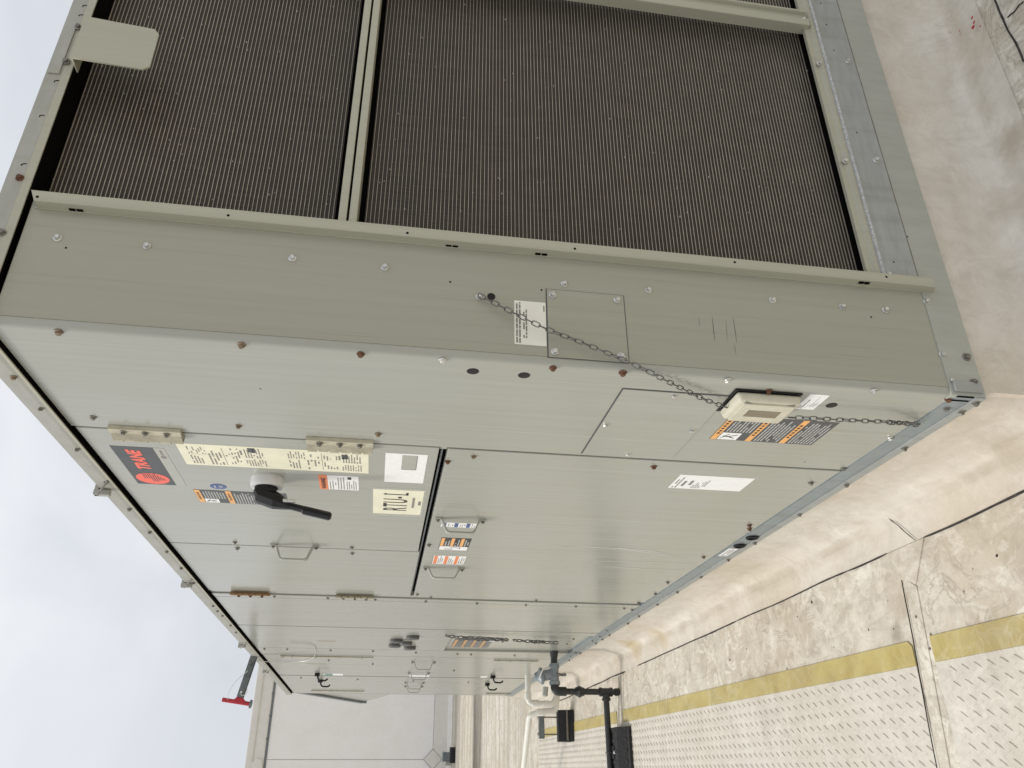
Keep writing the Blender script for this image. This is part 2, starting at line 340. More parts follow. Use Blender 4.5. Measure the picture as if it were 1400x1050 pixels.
# membrane wrapped curb and its skirt on the roof deck
def curb_point(s, side, t):
    """s along the side, t profile parameter 0..1 from under the base rail to the skirt edge; returns offset outwards, height"""
    prof = [(-.012, -.004), (-.014, -.06), (-.012, -.13), (-.005, -.185), (.008, -.215), (.026, -.234), (.050, -.243), (.085, -.2475), (.118, -.2485)]
    k = t * (len(prof) - 1); i = min(int(k), len(prof) - 2); f = k - i
    o = prof[i][0] * (1 - f) + prof[i + 1][0] * f; z = prof[i][1] * (1 - f) + prof[i + 1][1] * f
    amp = math.sin(math.pi * min(1, t * 1.05)) * .016
    nz = noise.noise(Vector((s * 2.1 + side * 9, t * 2.0, 3))) + .6 * noise.noise(Vector((s * 5.5 + side * 5, t * 3.0, 8)))
    return o + amp * nz * (0.3 + .7 * (t > .3)), z + max(0, amp * .55 * nz) * (1 if t < .97 else .0)
def curb_mesh():
    bm = B(); NT = 24
    cols = []
    # left side from far end to the corner, round the corner, then along the coil side
    path = []
    y = LEN + .3
    while y > .10: path.append(('L', y)); y -= .045
    for k in range(0, 9): path.append(('C', k / 8))
    x = .10
    while x < WID + .3: path.append(('R', x)); x += .045
    for kind, s in path:
        col = []
        for j in range(NT + 1):
            t = j / NT
            if kind == 'L':
                o, z = curb_point(s, 0, t); p = (.0 - o, s, z)
            elif kind == 'R':
                o, z = curb_point(s, 1, t); p = (s, .0 - o, z)
            else:
                a = s * math.pi / 2; o0, z0 = curb_point(.1, 0, t); o1, z1 = curb_point(.1, 1, t)
                o = o0 * (1 - s) + o1 * s; z = z0 * (1 - s) + z1 * s; R = .1 + o
                p = (.1 - R * math.cos(a), .1 - R * math.sin(a), z)
                if o < .02: # keep the curb corner under the base rail
                    pass
            col.append(bm.verts.new(p))
        cols.append(col)
    for a, b in zip(cols, cols[1:]):
        for j in range(NT): bm.faces.new((a[j], a[j + 1], b[j + 1], b[j]))
    return bm
curb = tag(obj('curb_flashing', curb_mesh(), 'flash', smooth=True), 'white membrane flashing covering the curb under the rooftop unit', kind='structure')
# body of the curb behind the membrane (keeps the cabinet carried)
bm = B(); box(bm, .03, WID, .03, LEN, ROOF + .001, -.008)
obj('curb_core', bm, 'flash', curb)
# dirt packed along the skirt edge, in the stretches where the photo shows it
def edge_line(pts, w, h=.004):
    """thin raised bead following points on the roof"""
    bm = B(); pts = [Vector(p) for p in pts]; prev = None
    for i, p in enumerate(pts):
        d = (pts[min(i + 1, len(pts) - 1)] - pts[max(i - 1, 0)]).normalized(); n = Vector((-d.y, d.x, 0)) * w[i] / 2
        cur = [bm.verts.new(p + n), bm.verts.new(p + n * .5 + Vector((0, 0, h))), bm.verts.new(p - n * .5 + Vector((0, 0, h))), bm.verts.new(p - n)]
        if prev:
            for k in range(3): bm.faces.new((prev[k], prev[k + 1], cur[k + 1], cur[k]))
        prev = cur
    return bm
def bead_left(y0, y1, w0, x=-.119):
    n = max(4, int(abs(y1 - y0) / .04)); pts = []; ws = []
    for k in range(n + 1):
        y = y0 + (y1 - y0) * k / n
        pts.append((x + .006 * noise.noise(Vector((y * 3, 0, 0))), y, ROOF + .0005)); ws.append(w0 * (.6 + .8 * abs(noise.noise(Vector((y * 9, 4, 1))))) * (.3 if k in (0, n) else 1))
    return edge_line(pts, ws)
for y0, y1, w in ((-.10, .62, .008), (.80, 1.02, .0075), (1.02, 1.9, .006), (1.9, 3.30, .008), (3.55, 5.7, .010)):
    obj('membrane_seam', bead_left(y0, y1, w), 'dirtline', curb)
def bead_line(a, b, w, nseg=14, wob=.006):
    a = Vector(a); b = Vector(b); d = (b - a).normalized(); n = Vector((-d.y, d.x, 0)); pts = []; ws = []
    for k in range(nseg + 1):
        t = k / nseg; p = a.lerp(b, t) + n * wob * noise.noise(Vector((t * 4, a.x * 7, a.y * 5))); pts.append(p); ws.append(w * (.5 + abs(noise.noise(Vector((t * 9, a.y, 2))))))
    return edge_line(pts, ws, .003)
zs = ROOF + .0006
for (a, b, w) in ((onZ(1360, 0, zs), onZ(1400, 85, zs), .007), (onZ(1378, 24, zs), onZ(1400, 2, zs), .004), (onZ(1253, 741, zs), onZ(1238, 790, zs), .002)):
    obj('membrane_seam', bead_line(a, b, w), 'dirtline', curb)
# lap seams of the deck sheets: a raised sheet edge between the pads and by the corner patch
def lap(poly, name='membrane_lap', h=.003):
    bm = B(); prism(bm, poly, 'z', ROOF - .01, ROOF + h); return obj(name, bm, 'roof', curb)
lap([(-.205, .752), (-.42, .756), (-.72, .790), (-1.6, .86), (-1.6, .742), (-.72, .742), (-.42, .715), (-.24, .70)])
lap([(-.122, .62), (-.122, .80), (-.205, .752), (-.235, .70)], 'membrane_patch', .0045)
lap([(-.13, 3.68), (-.45, 3.76), (-1.6, 4.0), (-1.6, 3.88), (-.45, 3.665), (-.13, 3.60)])
for (a, b, w) in (((-.21, .754, zs + .003), (-.74, .794, zs + .003), .0022), ((-.13, 3.685, zs + .003), (-.5, 3.77, zs + .003), .003), (onZ(1215, 708, -.238), onZ(1252, 738, ROOF + .005), .0016)):
    obj('membrane_seam', bead_line(a, b, w, 10, .003), 'dirtline', curb)
# bird lime and paint specks on the skirt, tar flecks on the deck
def fleck(c, r, zz):
    bm = B(); n = 7
    vs_ = [bm.verts.new((c[0] + math.cos(6.283 * k / n) * r * random.uniform(.5, 1.2), c[1] + math.sin(6.283 * k / n) * r * random.uniform(.5, 1.3), zz)) for k in range(n)]
    top = bm.verts.new((c[0], c[1], zz + r * .35))
    for k in range(n): bm.faces.new((vs_[k], vs_[(k + 1) % n], top))
    return bm
for px, py, r in ((1363, 760, .006), (1395, 870, .007), (1090, 843, .004), (1110, 823, .006), (884, 870, .006), (1014, 1018, .005), (1294, 906, .004), (950, 832, .005), (1238, 792, .009), (1222, 860, .004), (1140, 885, .003), (998, 902, .006)):
    p = onZ(px, py, ROOF); obj('tar_fleck', fleck(p, r, ROOF + .0004), 'dirtline', curb)

for px, py, r in ((1331, 36, .010), (1332, 30, .007), (1329, 24, .006), (1340, 36, .004), (1288, 39, .004), (1290, 47, .003), (1299, 44, .003), (1312, 42, .004), (1277, 33, .003), (1313, 46, .003)):
    p = onZ(px, py, ROOF + .02); obj('paint_fleck', fleck(p, r * .7, max(ROOF + .001, ROOF + .02)), 'red', curb)
# ------------------------------------------------------------------ walkway pads
def pad(label, y0, y1, xe0, slope, chamfer=False):
    """raised edge strip facing the unit at x = xe0 + slope*y; body reaches away from the unit"""
    t = thing('walkway_pad', label, 'walkway pad', (xe0 - .4, (y0 + y1) / 2, ROOF), 'walkway pads laid along the unit')
    xe = lambda y: xe0 + slope * y
    w, yw = .78, .068
    def quad(bm, xa, xb, ya, yb, h, ch=0):
        p = [(xe(ya) + xa + (ch if False else 0), ya), (xe(ya) + xb, ya), (xe(yb) + xb, yb), (xe(yb) + xa, yb)]
        if ch: p = [(xe(ya) + xa - ch, ya), (xe(ya) + xb, ya), (xe(yb) + xb, yb), (xe(yb) + xa, yb), (xe(ya) + xa, ya + ch)]
        prism(bm, p, 'z', ROOF + .0005, ROOF + h)
    bm = B(); quad(bm, 0, -yw, y0, y1, .0045, .016 if chamfer else 0)
    obj('edge_strip', bm, 'pad_yellow', t, label='yellow smooth strip on the unit side')
    bm = B(); quad(bm, -w + yw, -w, y0, y1, .0045); obj('edge_strip', bm, 'pad_yellow', t, label='yellow smooth strip on the far side')
    bm = B(); quad(bm, -yw - .0005, -w + yw + .0005, y0, y1, .0042); obj('pad_body', bm, 'pad', t)
    # diamond tread: short raised bars turned alternately left and right
    bm = B(); x = -yw - .024; PX, PY = .0372, .0470
    while x > -w + yw + .02:
        y = y0 + .022
        while y < y1 - .02:
            for s, ox, oy in ((1, 0, 0), (-1, -PX / 2, PY / 2)):
                if y + oy > y1 - .018 or x + ox < -w + yw + .016: continue
                c = Vector((xe(y) + x + ox, y + oy, ROOF + .0040)); L_ = .0175; wd = .0034
                d = Vector((.57, s * .82, 0)); n = Vector((-d.y, d.x, 0)); up = Vector((0, 0, .0034))
                b4 = [bm.verts.new(c + d * L_), bm.verts.new(c + n * wd), bm.verts.new(c - d * L_), bm.verts.new(c - n * wd)]
                t4 = [bm.verts.new(c + d * L_ * .5 + up), bm.verts.new(c - d * L_ * .5 + up)]
                bm.faces.new((b4[0], b4[1], t4[0])); bm.faces.new((b4[1], b4[2], t4[1])); bm.faces.new((b4[1], t4[1], t4[0]))
                bm.faces.new((b4[2], b4[3], t4[1])); bm.faces.new((b4[3], b4[0], t4[0])); bm.faces.new((b4[3], t4[0], t4[1]))
            y += PY
        x -= PX
    obj('tread_bar', bm, 'pad', t, kind='stuff')
    return t
pad('white diamond tread walkway pad running along the unit, with a clipped yellow corner', .78, 3.66, -.388, .0155, True)
pad('nearest white tread walkway pad, cut off by the bottom right of the photo', -1.6, .695, -.388, .0155)
pad('far white tread walkway pad beyond the black gas pipe and block', 3.79, 6.35, -.388, .0155)

# ------------------------------------------------------------------ wall at the far edge of the roof
wt = thing('parapet_wall', 'tall pale membrane covered wall behind the far end of the unit', 'wall', (0, 15.3, ROOF))
YW = 15.24
bm = B(); box(bm, -9, 7, YW, YW + .5, ROOF - .3, 3.19); obj('wall_face', bm, 'wall', wt)
bm = B(); box(bm, -9.02, 7.02, YW - .035, YW + .53, 3.205, 3.42, .03); obj('coping', bm, 'coping', wt)
bm = B(); box(bm, -9.03, 7.03, YW - .06, YW + .55, 3.40, 3.54, .035); obj('coping_cap', bm, 'coping', wt)
bm = B(); box(bm, -9, 7, YW - .012, YW, 3.165, 3.205); obj('termination_bar', bm, 'strut', wt)
for px, py in ((372, 948), (367.5, 978), (362, 1010)):
    p = onY(px, py, YW - .02); bm = B(); box(bm, p.x - .02, p.x + .02, YW - .03, YW - .01, p.z - .045, p.z + .03); obj('clip', bm, 'strut', wt)
bm = B(); box(bm, -9, 7, YW - .02, YW, ROOF - .02, .09, .004); obj('base_flashing', bm, 'coping', wt)
bm = B(); prism(bm, [(YW - .001, -.16), (YW - .16, ROOF + .002), (YW - .001, ROOF + .002)], 'x', -9, 7); obj('cant_strip', bm, 'coping', wt)
bm = B(); prism(bm, [(-.285, .262), (-.455, .092), (-.285, -.078), (-.115, .092)], 'y', YW - .028, YW - .001); obj('diamond_patch', bm, 'coping', wt)
bm = B(); prism(bm, [(-.285, .272), (-.467, .092), (-.285, -.088), (-.103, .092)], 'y', YW - .024, YW - .0005); obj('patch_edge', bm, 'ink_soft', wt)
bm = B(); box(bm, -.2, 3, YW - .003, YW, .088, .098); obj('membrane_seam', bm, 'ink_soft', wt)
bm = B(); box(bm, -.292, -.285, YW - .003, YW, .27, 3.16); obj('membrane_seam', bm, 'ink_soft', wt)
bm = B(); prism(bm, [(-.42, 3.22), (-.30, 3.24), (-.27, 3.34), (-.36, 3.44), (-.45, 3.40)], 'y', YW - .075, YW - .02); obj('corner_patch', bm, 'coping', wt)
# ------------------------------------------------------------------ small things at the foot of the wall
p = onZ(622, 1030, ROOF)
t = thing('pipe_support_block', 'small black ribbed rubber block on the far roof at the foot of the wall', 'pipe support', (p.x, 14.4, ROOF))
bm = B(); prism(bm, [(14.30, ROOF), (14.33, ROOF + .09), (14.47, ROOF + .09), (14.50, ROOF)], 'x', -.37, -.11); obj('block_body', bm, 'rubber', t)
for k in range(5):
    bm = B(); x = -.35 + k * .047; box(bm, x, x + .014, 14.285, 14.50, ROOF, ROOF + .075); obj('rib', bm, 'rubber', t)
t = thing('conduit_box', 'small grey metal box standing against the far wall beside the black block', 'box', (-.22, 15.0, ROOF))
bm = B(); box(bm, -.33, -.17, 14.95, 15.05, ROOF + .04, ROOF + .16, .005); obj('box_body', bm, 'strut', t)
bm = B(); box(bm, -.34, -.16, 14.94, 15.06, ROOF + .16, ROOF + .175, .003); obj('lid', bm, 'grey_iron', t)
bm = B(); box(bm, -.40, -.33, 14.97, 15.03, ROOF + .002, ROOF + .11, .004); obj('bracket', bm, 'galv_pale', t)

# ================================================================== THE ROOFTOP UNIT
U = thing('rooftop_unit', 'long sage grey rooftop air conditioner with brown coils and service doors', 'air conditioner', (WID / 2, LEN / 2, 0))
# black box added behind the panels to block light
bm = B(); box(bm, .05, WID - .02, .12, LEN - .02, .02, TOP - .02); obj('inner_light_block', bm, 'dark', U)
bm = B(); box(bm, .004, WID, .0, LEN + .004, TOP - .012, TOP + .004); obj('roof_sheet', bm, 'rail', U)

# ---- left (service) side, plane X = 0
ZB, ZT = .070, 1.980
def lpanel(name, y0, y1, z0, z1, mat='paint', x=0.0, th=.03, bev=.0025, label=None):
    bm = B(); box(bm, x, x + th, y0, y1, z0, z1, bev); return obj(name, bm, mat, U, label=label)
# corner panel wraps round the corner with a rolled edge
r = .009; out_ = [(.0179, 0), ]
for k in range(6):
    a = math.pi / 2 * k / 5; out_.append((r - r * math.sin(a), r - r * math.cos(a)))
out_ += [(0, .4495), (.03, .4495), (.03, .03), (.0179, .03)]
bm = B(); prism(bm, out_, 'z', ZB, ZT); obj('corner_panel', bm, 'paint', U, smooth=True)
GT, GB = 1.137, 1.116          # gap under the control doors
lpanel('control_door', .4580, 1.4220, GT, 1.975, label='control door with yellow wiring labels and rotary switch')
lpanel('control_door', 1.4290, 2.156, GT - .006, 1.975, label='plain upper door with hinges at its far edge')
lpanel('lower_panel', .4610, 2.150, ZB, GB)
lpanel('door_post', 2.166, 2.203, ZB + .02, 1.975, x=.004)
lpanel('blank_panel', 2.2125, 2.270, ZB, 1.972, x=-.001)
lpanel('blank_panel', 2.279, 2.955, ZB, 1.972)
lpanel('blank_panel', 2.964, 3.040, ZB, 1.972, x=-.001)
lpanel('heater_panel', 3.047, 3.690, .855, 1.972)
lpanel('heater_recess_panel', 3.047, 3.690, ZB, .852, x=.012, th=.02)
bm = B(); box(bm, .0, .012, 3.686, 3.690, ZB, .852); obj('recess_edge', bm, 'paint', U)
bm = B(); box(bm, .001, .012, 3.047, 3.052, ZB, .852); obj('recess_edge', bm, 'paint', U)
lpanel('door_post', 3.697, 3.958, ZB, 1.972)
lpanel('fan_door', 3.968, 4.996, ZB, 1.968)
lpanel('fan_door', 5.032, 6.285, ZB, 1.968)
bm = B(); box(bm, .012, .03, 5.0, 5.03, ZB, 1.98); obj('door_gasket', bm, 'hood', U)
# black strips painted as shade in the door gaps and under the top rail
bm = B(); box(bm, .022, .04, .456, 2.160, GB, GT); obj('gap_shade', bm, 'dark', U)
bm = B(); box(bm, .008, .022, .475, 2.150, GB + .010, GB + .0145); obj('gap_bead', bm, 'strut', U)
bm = B(); box(bm, .006, .03, .458, .478, GB + .001, GT - .001, .002); obj('gap_clip', bm, 'frame', U)
bm = B(); box(bm, .020, .04, .456, LEN - .02, 1.950, 1.985); obj('gap_shade', bm, 'dark', U)
# base rail: upper band, groove and lower drip flange
bm = B(); box(bm, -.003, .03, .0, LEN, .026, ZB - .001, .001); obj('base_rail', bm, 'galv_blue', U)
bm = B(); box(bm, -.006, .03, -.002, LEN, .0, .0245, .001); obj('drip_flange', bm, 'galv', U)
# top rail
bm = B(); prism(bm, [(-.010, 1.990), (-.012, 2.000), (-.012, 2.031), (.004, 2.034), (.03, 2.030), (.03, 1.990)], 'y', -.012, LEN + .01); obj('top_rail', bm, 'rail', U)
bm = B(); prism(bm, [(-.0125, 1.983), (-.0125, 1.9895), (-.0095, 1.9895), (-.0095, 1.983)], 'y', -.0125, LEN + .01); obj('rail_lip', bm, 'frame', U)
bm = B(); box(bm, -.0092, .040, -.006, LEN, 1.9855, 1.9895); obj('rail_shade', bm, 'dark', U)  # black filler, paints the shade under the rail
bm = B(); box(bm, .041, WID, -.0092, .06, 1.9855, 1.9895); obj('rail_shade', bm, 'dark', U)  # same painted shade under the coil side rail
bm = B(); prism(bm, [(-.012, 2.000), (-.012, 2.031), (.004, 2.034), (.004, 2.0)], 'x', .03, WID)
for v in bm.verts: pass
obj('top_rail', bm, 'rail', U)
bm = B(); box(bm, -.0092, WID, -.0125, -.0095, 1.983, 1.9995); obj('rail_lip', bm, 'frame', U)
# ---- right (coil) side, plane Y = 0
bm = B(); box(bm, .0182, .285, -.0015, .03, .044, 1.975, .002); obj('coil_end_panel', bm, 'coil_end_paint', U)
# projecting lip beside the coil
bm = B(); prism(bm, [(.2625, -.0015), (.2635, -.0225), (.2665, -.0245), (.287, -.0245), (.287, .05), (.281, .05), (.281, -.0015)], 'z', .050, 1.972)
for v in bm.verts:
    if v.co.z < .06 and v.co.y < -.01: v.co.z = .060
    if v.co.z > 1.96 and v.co.x < .27: v.co.z = 1.962
obj('coil_lip', bm, 'frame', U)
bm = B(); box(bm, .2605, .2635, -.004, -.0014, .046, 1.966, .0008); obj('lip_fold', bm, 'frame', U)
# base of the coil side
bm = B(); box(bm, -.002, WID, -.004, .03, .0, .0815, .001); obj('base_rail', bm, 'galv_pale', U)
bm = B(); box(bm, .285, WID, -.008, .03, .084, .1665, .001); obj('base_rail', bm, 'galv', U)
bm = B(); tube(bm, [(.287, -.008, .170), (WID, -.008, .171)], .0045, 8); obj('rail_bead', bm, 'bead', U, smooth=True)
bm = B(); box(bm, .285, WID, -.0058, -.001, .0800, .0850); obj('rail_seam', bm, 'seam_brown', U)
bm = B(); prism(bm, [(-.006, .173), (-.006, .184), (.002, .189), (.002, .203), (.012, .203), (.012, .173)], 'x', .285, WID); obj('coil_sill', bm, 'frame', U)
bm = B(); box(bm, .006, .03, -.0105, -.004, .006, .074, .001); obj('corner_clip', bm, 'galv', U)
for y_ in (-.0030, .0150):
    bm = B(); box(bm, -.0045, -.0032, y_, y_ + .0042, .028, .0675); obj('corner_gap', bm, 'dark', U)
# rails and mullion between coils
bm = B(); box(bm, .287, 1.135, -.002, .05, 1.357, 1.3735, .0015); obj('coil_rail', bm, 'frame', U)
bm = B(); box(bm, .287, 1.13, -.002, .05, 1.3785, 1.395, .0015); obj('coil_rail', bm, 'frame', U)
bm = B(); box(bm, .287, 1.13, .02, .048, 1.373, 1.379); obj('gap_shade', bm, 'dark', U)  # black strip painted as shade between the two rails
bm = B(); prism(bm, [(1.128, .020), (1.128, -.010), (1.131, -.012), (1.152, -.012), (1.154, -.004), (1.176, -.004), (1.178, -.014), (1.184, -.014), (1.184, .020)], 'z', .192, 1.984); obj('coil_mullion', bm, 'frame', U)
# coils: dusty fins, and the bright front edge of every tube
def coil(x0, x1, z0, z1):
    bm = B(); box(bm, x0, x1, .052, .075, z0, z1); c = obj('coil', bm, 'fins', U)
    bm = B(); z = z0 + .004
    while z < z1 - .003:
        a = z + random.uniform(-.0003, .0003)
        box(bm, x0 + .001, x1 - .001, .0495, .053, a - .00044, a + .00044); z += .00885
    obj('tube', bm, 'tube', c, kind='stuff')
    bm = B()
    for k in range(90):
        x = random.uniform(x0, x1); z = random.uniform(z0, z1); s = random.uniform(.0006, .0014)
        box(bm, x, x + s * random.uniform(.8, 3), .047, .049, z, z + s)
    obj('lint', bm, 'lint', c, kind='stuff')
coil(.285, 1.1545, .187, 1.345)
coil(.285, 1.1545, 1.408, 1.982)
coil(1.1555, 2.2, .187, 1.345)
coil(1.1555, 2.2, 1.408, 1.982)
for x0, x1 in ((.285, 1.14), (1.155, 2.2)):
    bm = B(); box(bm, x0, x1, .040, .09, .165, .1865); obj('coil_gap_shade', bm, 'dark', U)  # black strip painted as the shade below the coil
    bm = B(); box(bm, x0, x1, .058, .09, 1.3455, 1.4075); obj('coil_gap_shade', bm, 'dark', U)  # black strip painted as the shade between upper and lower coil
bm = B(); box(bm, 1.2, 2.29, .0, .04, 1.35, 1.40); obj('coil_rail', bm, 'frame', U)
bm = B(); box(bm, 2.2, WID, -.002, .03, .17, 1.985); obj('coil_end_panel', bm, 'coil_end_paint', U)
bm = B(); box(bm, WID - .02, WID, .0, LEN, .0, TOP); obj('back_panel', bm, 'paint', U)
bm = B(); box(bm, .0, WID, LEN - .03, LEN, .0, TOP); obj('end_panel', bm, 'paint', U)
# hanging tab plate at the top rail
P_ = [onY(117, 23, -.05), onY(212, 41, -.05), onY(217.5, 48, -.05), onY(205, 92, -.05), onY(195, 95.5, -.05), onY(96, 79, -.05)]
bm = B(); prism(bm, [(q.x, q.z) for q in P_], 'y', -.052, -.048)
x0, x1, zt = P_[5].x, P_[0].x, max(P_[0].z, P_[5].z)
box(bm, x0, x1, -.049, -.012, zt - .004, zt - .001); obj('tab_plate', bm, 'frame', U)
bm = B(); box(bm, x0 - .012, x1 + .02, -.0155, -.0125, 2.004, 2.028, .001); obj('tab_bracket', bm, 'rail', U)

# ---- screws: three finishes sharing their meshes
def screw_mesh(name, mat):
    bm = B()
    lathe(bm, (0, 0, 0), (0, 0, 1), [(0, .0071), (.0012, .0070), (.0019, .0058)], 12)
    lathe(bm, (0, 0, .0016), (0, 0, 1), [(0, .0046), (.0040, .0045), (.0049, .0037), (.0044, .0026)], 6)
    bmesh.ops.recalc_face_normals(bm, faces=bm.faces)
    me = bpy.data.meshes.new(name); bm.to_mesh(me); bm.free(); me.materials.append(M[mat]); return me
SM = {k: screw_mesh('screw', m) for k, m in (('z', 'zinc'), ('d', 'dull_zinc'), ('r', 'rust'), ('b', 'brown_zinc'))}
def screw(p, n, kind='z', s=1.0, parent=None):
    o = bpy.data.objects.new('screw', SM[kind]); COL.objects.link(o)
    q = Vector(n).to_track_quat('Z', 'Y').to_euler(); o.rotation_euler = q
    o.rotation_euler.rotate_axis('Z', random.uniform(0, 1)); o.rotation_euler.rotate_axis('X', random.uniform(-.07, .07)); o.rotation_euler.rotate_axis('Y', random.uniform(-.07, .07)); s *= 1.16; s *= random.uniform(.94, 1.06); o.scale = (s, s, s)
    place(o, Vector(p), parent or U)
    if kind == 'r': o['label'] = 'rusty screw'
    return o
LN, RN = (-1, 0, 0), (0, -1, 0)
def ls(px, py, k='d', base=0.0, s=1.0):
    p = onX(px, py, -.003 - base); screw((-base, p.y, p.z), LN, k, s)
def rs(px, py, k='z', base=.0015, s=1.0):
    p = onY(px, py, -.003 - base); screw((p.x, -base, p.z), RN, k, s)
for a in ((80, 455, 'b'), (330, 473, 'b'), (493, 485.5, 'r'), (605, 493.5, 'z'), (756, 504.5, 'r'), (851.5, 511, 'r'), (995, 521, 'z'), (1195, 535.5, 'z'), (1297, 547, 'r'), (1051, 535.5, 'r'),
          (127, 571.5), (326, 583.5, 'b'), (517, 594.5, 'b'), (612, 632, 'r'), (647.5, 625, 'b'), (894, 639, 'r'),
          (920.5, 541.5, 'z'), (828, 581, 'z'), (945.5, 588.5, 'z'), (858, 621, 'z'), (1217.5, 599.5, 'z'), (1153, 641.5), (1109, 661, 'd'),
          (586.5, 745.5), (321, 742), (324.5, 750), (481, 749), (481.5, 757),
          (375, 815.5), (448, 818), (513, 820), (570.5, 813), (589, 817), (582, 822.5), (652, 825), (732.5, 822), (719, 827.5), (787, 829.5), (853.5, 832), (864, 834),
          (361.5, 887.5), (392.5, 888), (452, 889.5), (510, 890.5), (568.5, 892.5), (625.5, 894.5), (644, 895), (387, 898), (449.5, 903), (509.5, 908), (620.5, 917),
          (411.5, 927), (489, 929), (565, 931), (640, 933), (672, 921.5), (687, 877.5), (731, 879.5), (784, 873.5), (775, 880.5), (703.5, 896.5), (721.5, 925.5)):
    ls(a[0], a[1], a[2] if len(a) > 2 else 'd')
for a in ((1025, 719, 'r'), (1025, 724, 'r'), (962, 762.5, 'b'), (913, 797), (896, 812.5), (873, 825), (829.5, 862), (820, 870), (810, 876), (787, 892), (780, 897)):
    ls(a[0], a[1], a[2] if len(a) > 2 else 'd', .001)
for a in ((1335, 552.5, 'd'), (1314, 564.5, 'd'), (1236.5, 614), (1157.5, 664), (1094.5, 704.5), (1032.5, 743), (997.5, 766), (961, 789.5), (929, 810), (902, 827), (877.5, 843), (864, 852.5), (838.5, 868.5), (829, 874.5), (820.5, 880), (800, 893.5), (784, 903), (768, 913)):
    p = onX(a[0], a[1], -.009); screw((-.006, p.y, .0105), LN, a[2] if len(a) > 2 else 'd')
ls(1294.5, 560, 'd', .003)
# top rail screws
for a in ((18, 517, 'b'), (55, 560), (105, 615.5), (145, 660.5), (176.5, 697), (204.5, 728.5), (227.5, 755), (247.5, 777.5), (264.5, 797.5), (291, 829), (315, 855.5), (297, 836), (304, 842.5), (322.5, 865)):
    ls(a[0], a[1], a[2] if len(a) > 2 else 'd', .012, .9)
for a in ((26.5, 242, 'r'), (2, 317), (106.5, 35.5), (90, 82.5)):
    rs(a[0], a[1], a[2] if len(a) > 2 else 'd', .0155 if a[0] > 80 else .012)
for a in ((78, 324), (200.5, 335), (399.5, 352), (526.5, 364.5), (771.5, 387), (887, 396), (1057, 409.5), (1152.5, 418.5), (1211.5, 423), (1267.5, 411.5), (1289, 484), (1300.5, 520), (655, 405)):
    rs(a[0], a[1])
for a in ((756, 402), (844, 409.5), (759, 480), (850, 486)): rs(a[0], a[1], 'z', .0035)
for a in ((1322.5, 487.5, 'd'), (1332.5, 522.5, 'd')): rs(a[0], a[1], a[2], .004, 1.15)
for a in ((1160, 83.5), (1198.5, 218)): rs(a[0], a[1], 'z', .008)
for a in ((1121, 86), (1156, 219.5), (1215, 375)): rs(a[0], a[1], 'z', .004)
rs(1098.5, 26.5, 'z', .006)
# ---- holes and plugs
def disc(p, n, r, mat, name, h=.0008, seg=16):
    bm = B(); lathe(bm, Vector(p) - Vector(n) * .002, n, [(0, r), (.002 + h * .6, r), (.002 + h, r * .9)], seg); return obj(name, bm, mat, U)
for px, py, r in ((646.5, 507.5, .0125), (716.5, 513, .0125), (1137, 554, .0125)):
    p = onX(px, py); disc(p, LN, r, 'black_plastic', 'hole_plug')
p = onY(671.5, 406); disc((p.x, -.0015, p.z), RN, .0085, 'black_plastic', 'hole_plug')
for px, py in ((90.5, 339.5), (615.5, 386), (740, 397), (1190.5, 434)):
    p = onY(px, py); disc((p.x, -.0015, p.z), RN, .0022, 'dark', 'pilot_hole', .0004, 8)
for px, py in ((1138, 72), (1169, 184.5), (1239, 325), (1219, 361), (1128, 37), (1120, 8)):
    p = onY(px, py); disc((p.x, -.008 if p.z > .083 else -.004, p.z), RN, .0022, 'dark', 'pilot_hole', .0004, 8)
for px, py in ((1100, 631.5), (356, 531.5)):
    p = onX(px, py); disc(p, LN, .002, 'dark', 'pilot_hole', .0004, 8)
for px, py in ((51, 269), (312, 294.5), (557, 318.5), (786, 340), (1004.5, 358.5), (1212, 378.5)):
    p = onY(px, py, -.0245); disc((p.x, -.0245, p.z), RN, .0030, 'dark', 'pilot_hole', .0004, 8)
for px, py in ((104, 287), (617.5, 336.5), (739.5, 347.5), (1181, 386.5)):
    p = onX(px, py, .263); 
    for dz in (-.0075, .0065):
        bm = B(); box(bm, .2615, .2655, p.y - .0038, p.y + .0038, p.z + dz - .0058, p.z + dz + .0058); obj('slot_hole', bm, 'dark', U)
for px, py in ((34.5, 226), (59, 159.5), (79, 112), (112.5, 22), (117.5, 9)):
    p = onY(px, py, -.012); bm = B()
    tube(bm, [(p.x + .007 * math.cos(a) * .55, -.0122, p.z + .007 * math.sin(a)) for a in [2.0 - k * .45 for k in range(6)]], .0011, 5); obj('rail_dimple', bm, 'dark', U)
# ---- cover plates
q = [onY(749, 398), onY(852, 404), onY(858, 496), onY(748.5, 489)]
bm = B(); box(bm, .0172, .178, -.0034, -.0016, .7935, .9575, .0006); obj('cover_plate', bm, 'coil_end_paint', U)
bm = B(); box(bm, .0165, .1795, -.0021, -.0013, .7915, .9600); obj('plate_painted_shadow', bm, 'label_grey', U)  # dark sheet, a shadow line painted round the plate
bm = B(); prism(bm, [(.077, .782), (.436, .782), (.436, .549), (.077, .549)], 'x', -.0022, -.0003); obj('cover_plate', bm, 'paint', U)
bm = B(); box(bm, -.0010, -.0002, .0745, .4385, .5475, .7855); obj('plate_painted_shadow', bm, 'label_grey', U)  # painted shadow line round this plate too
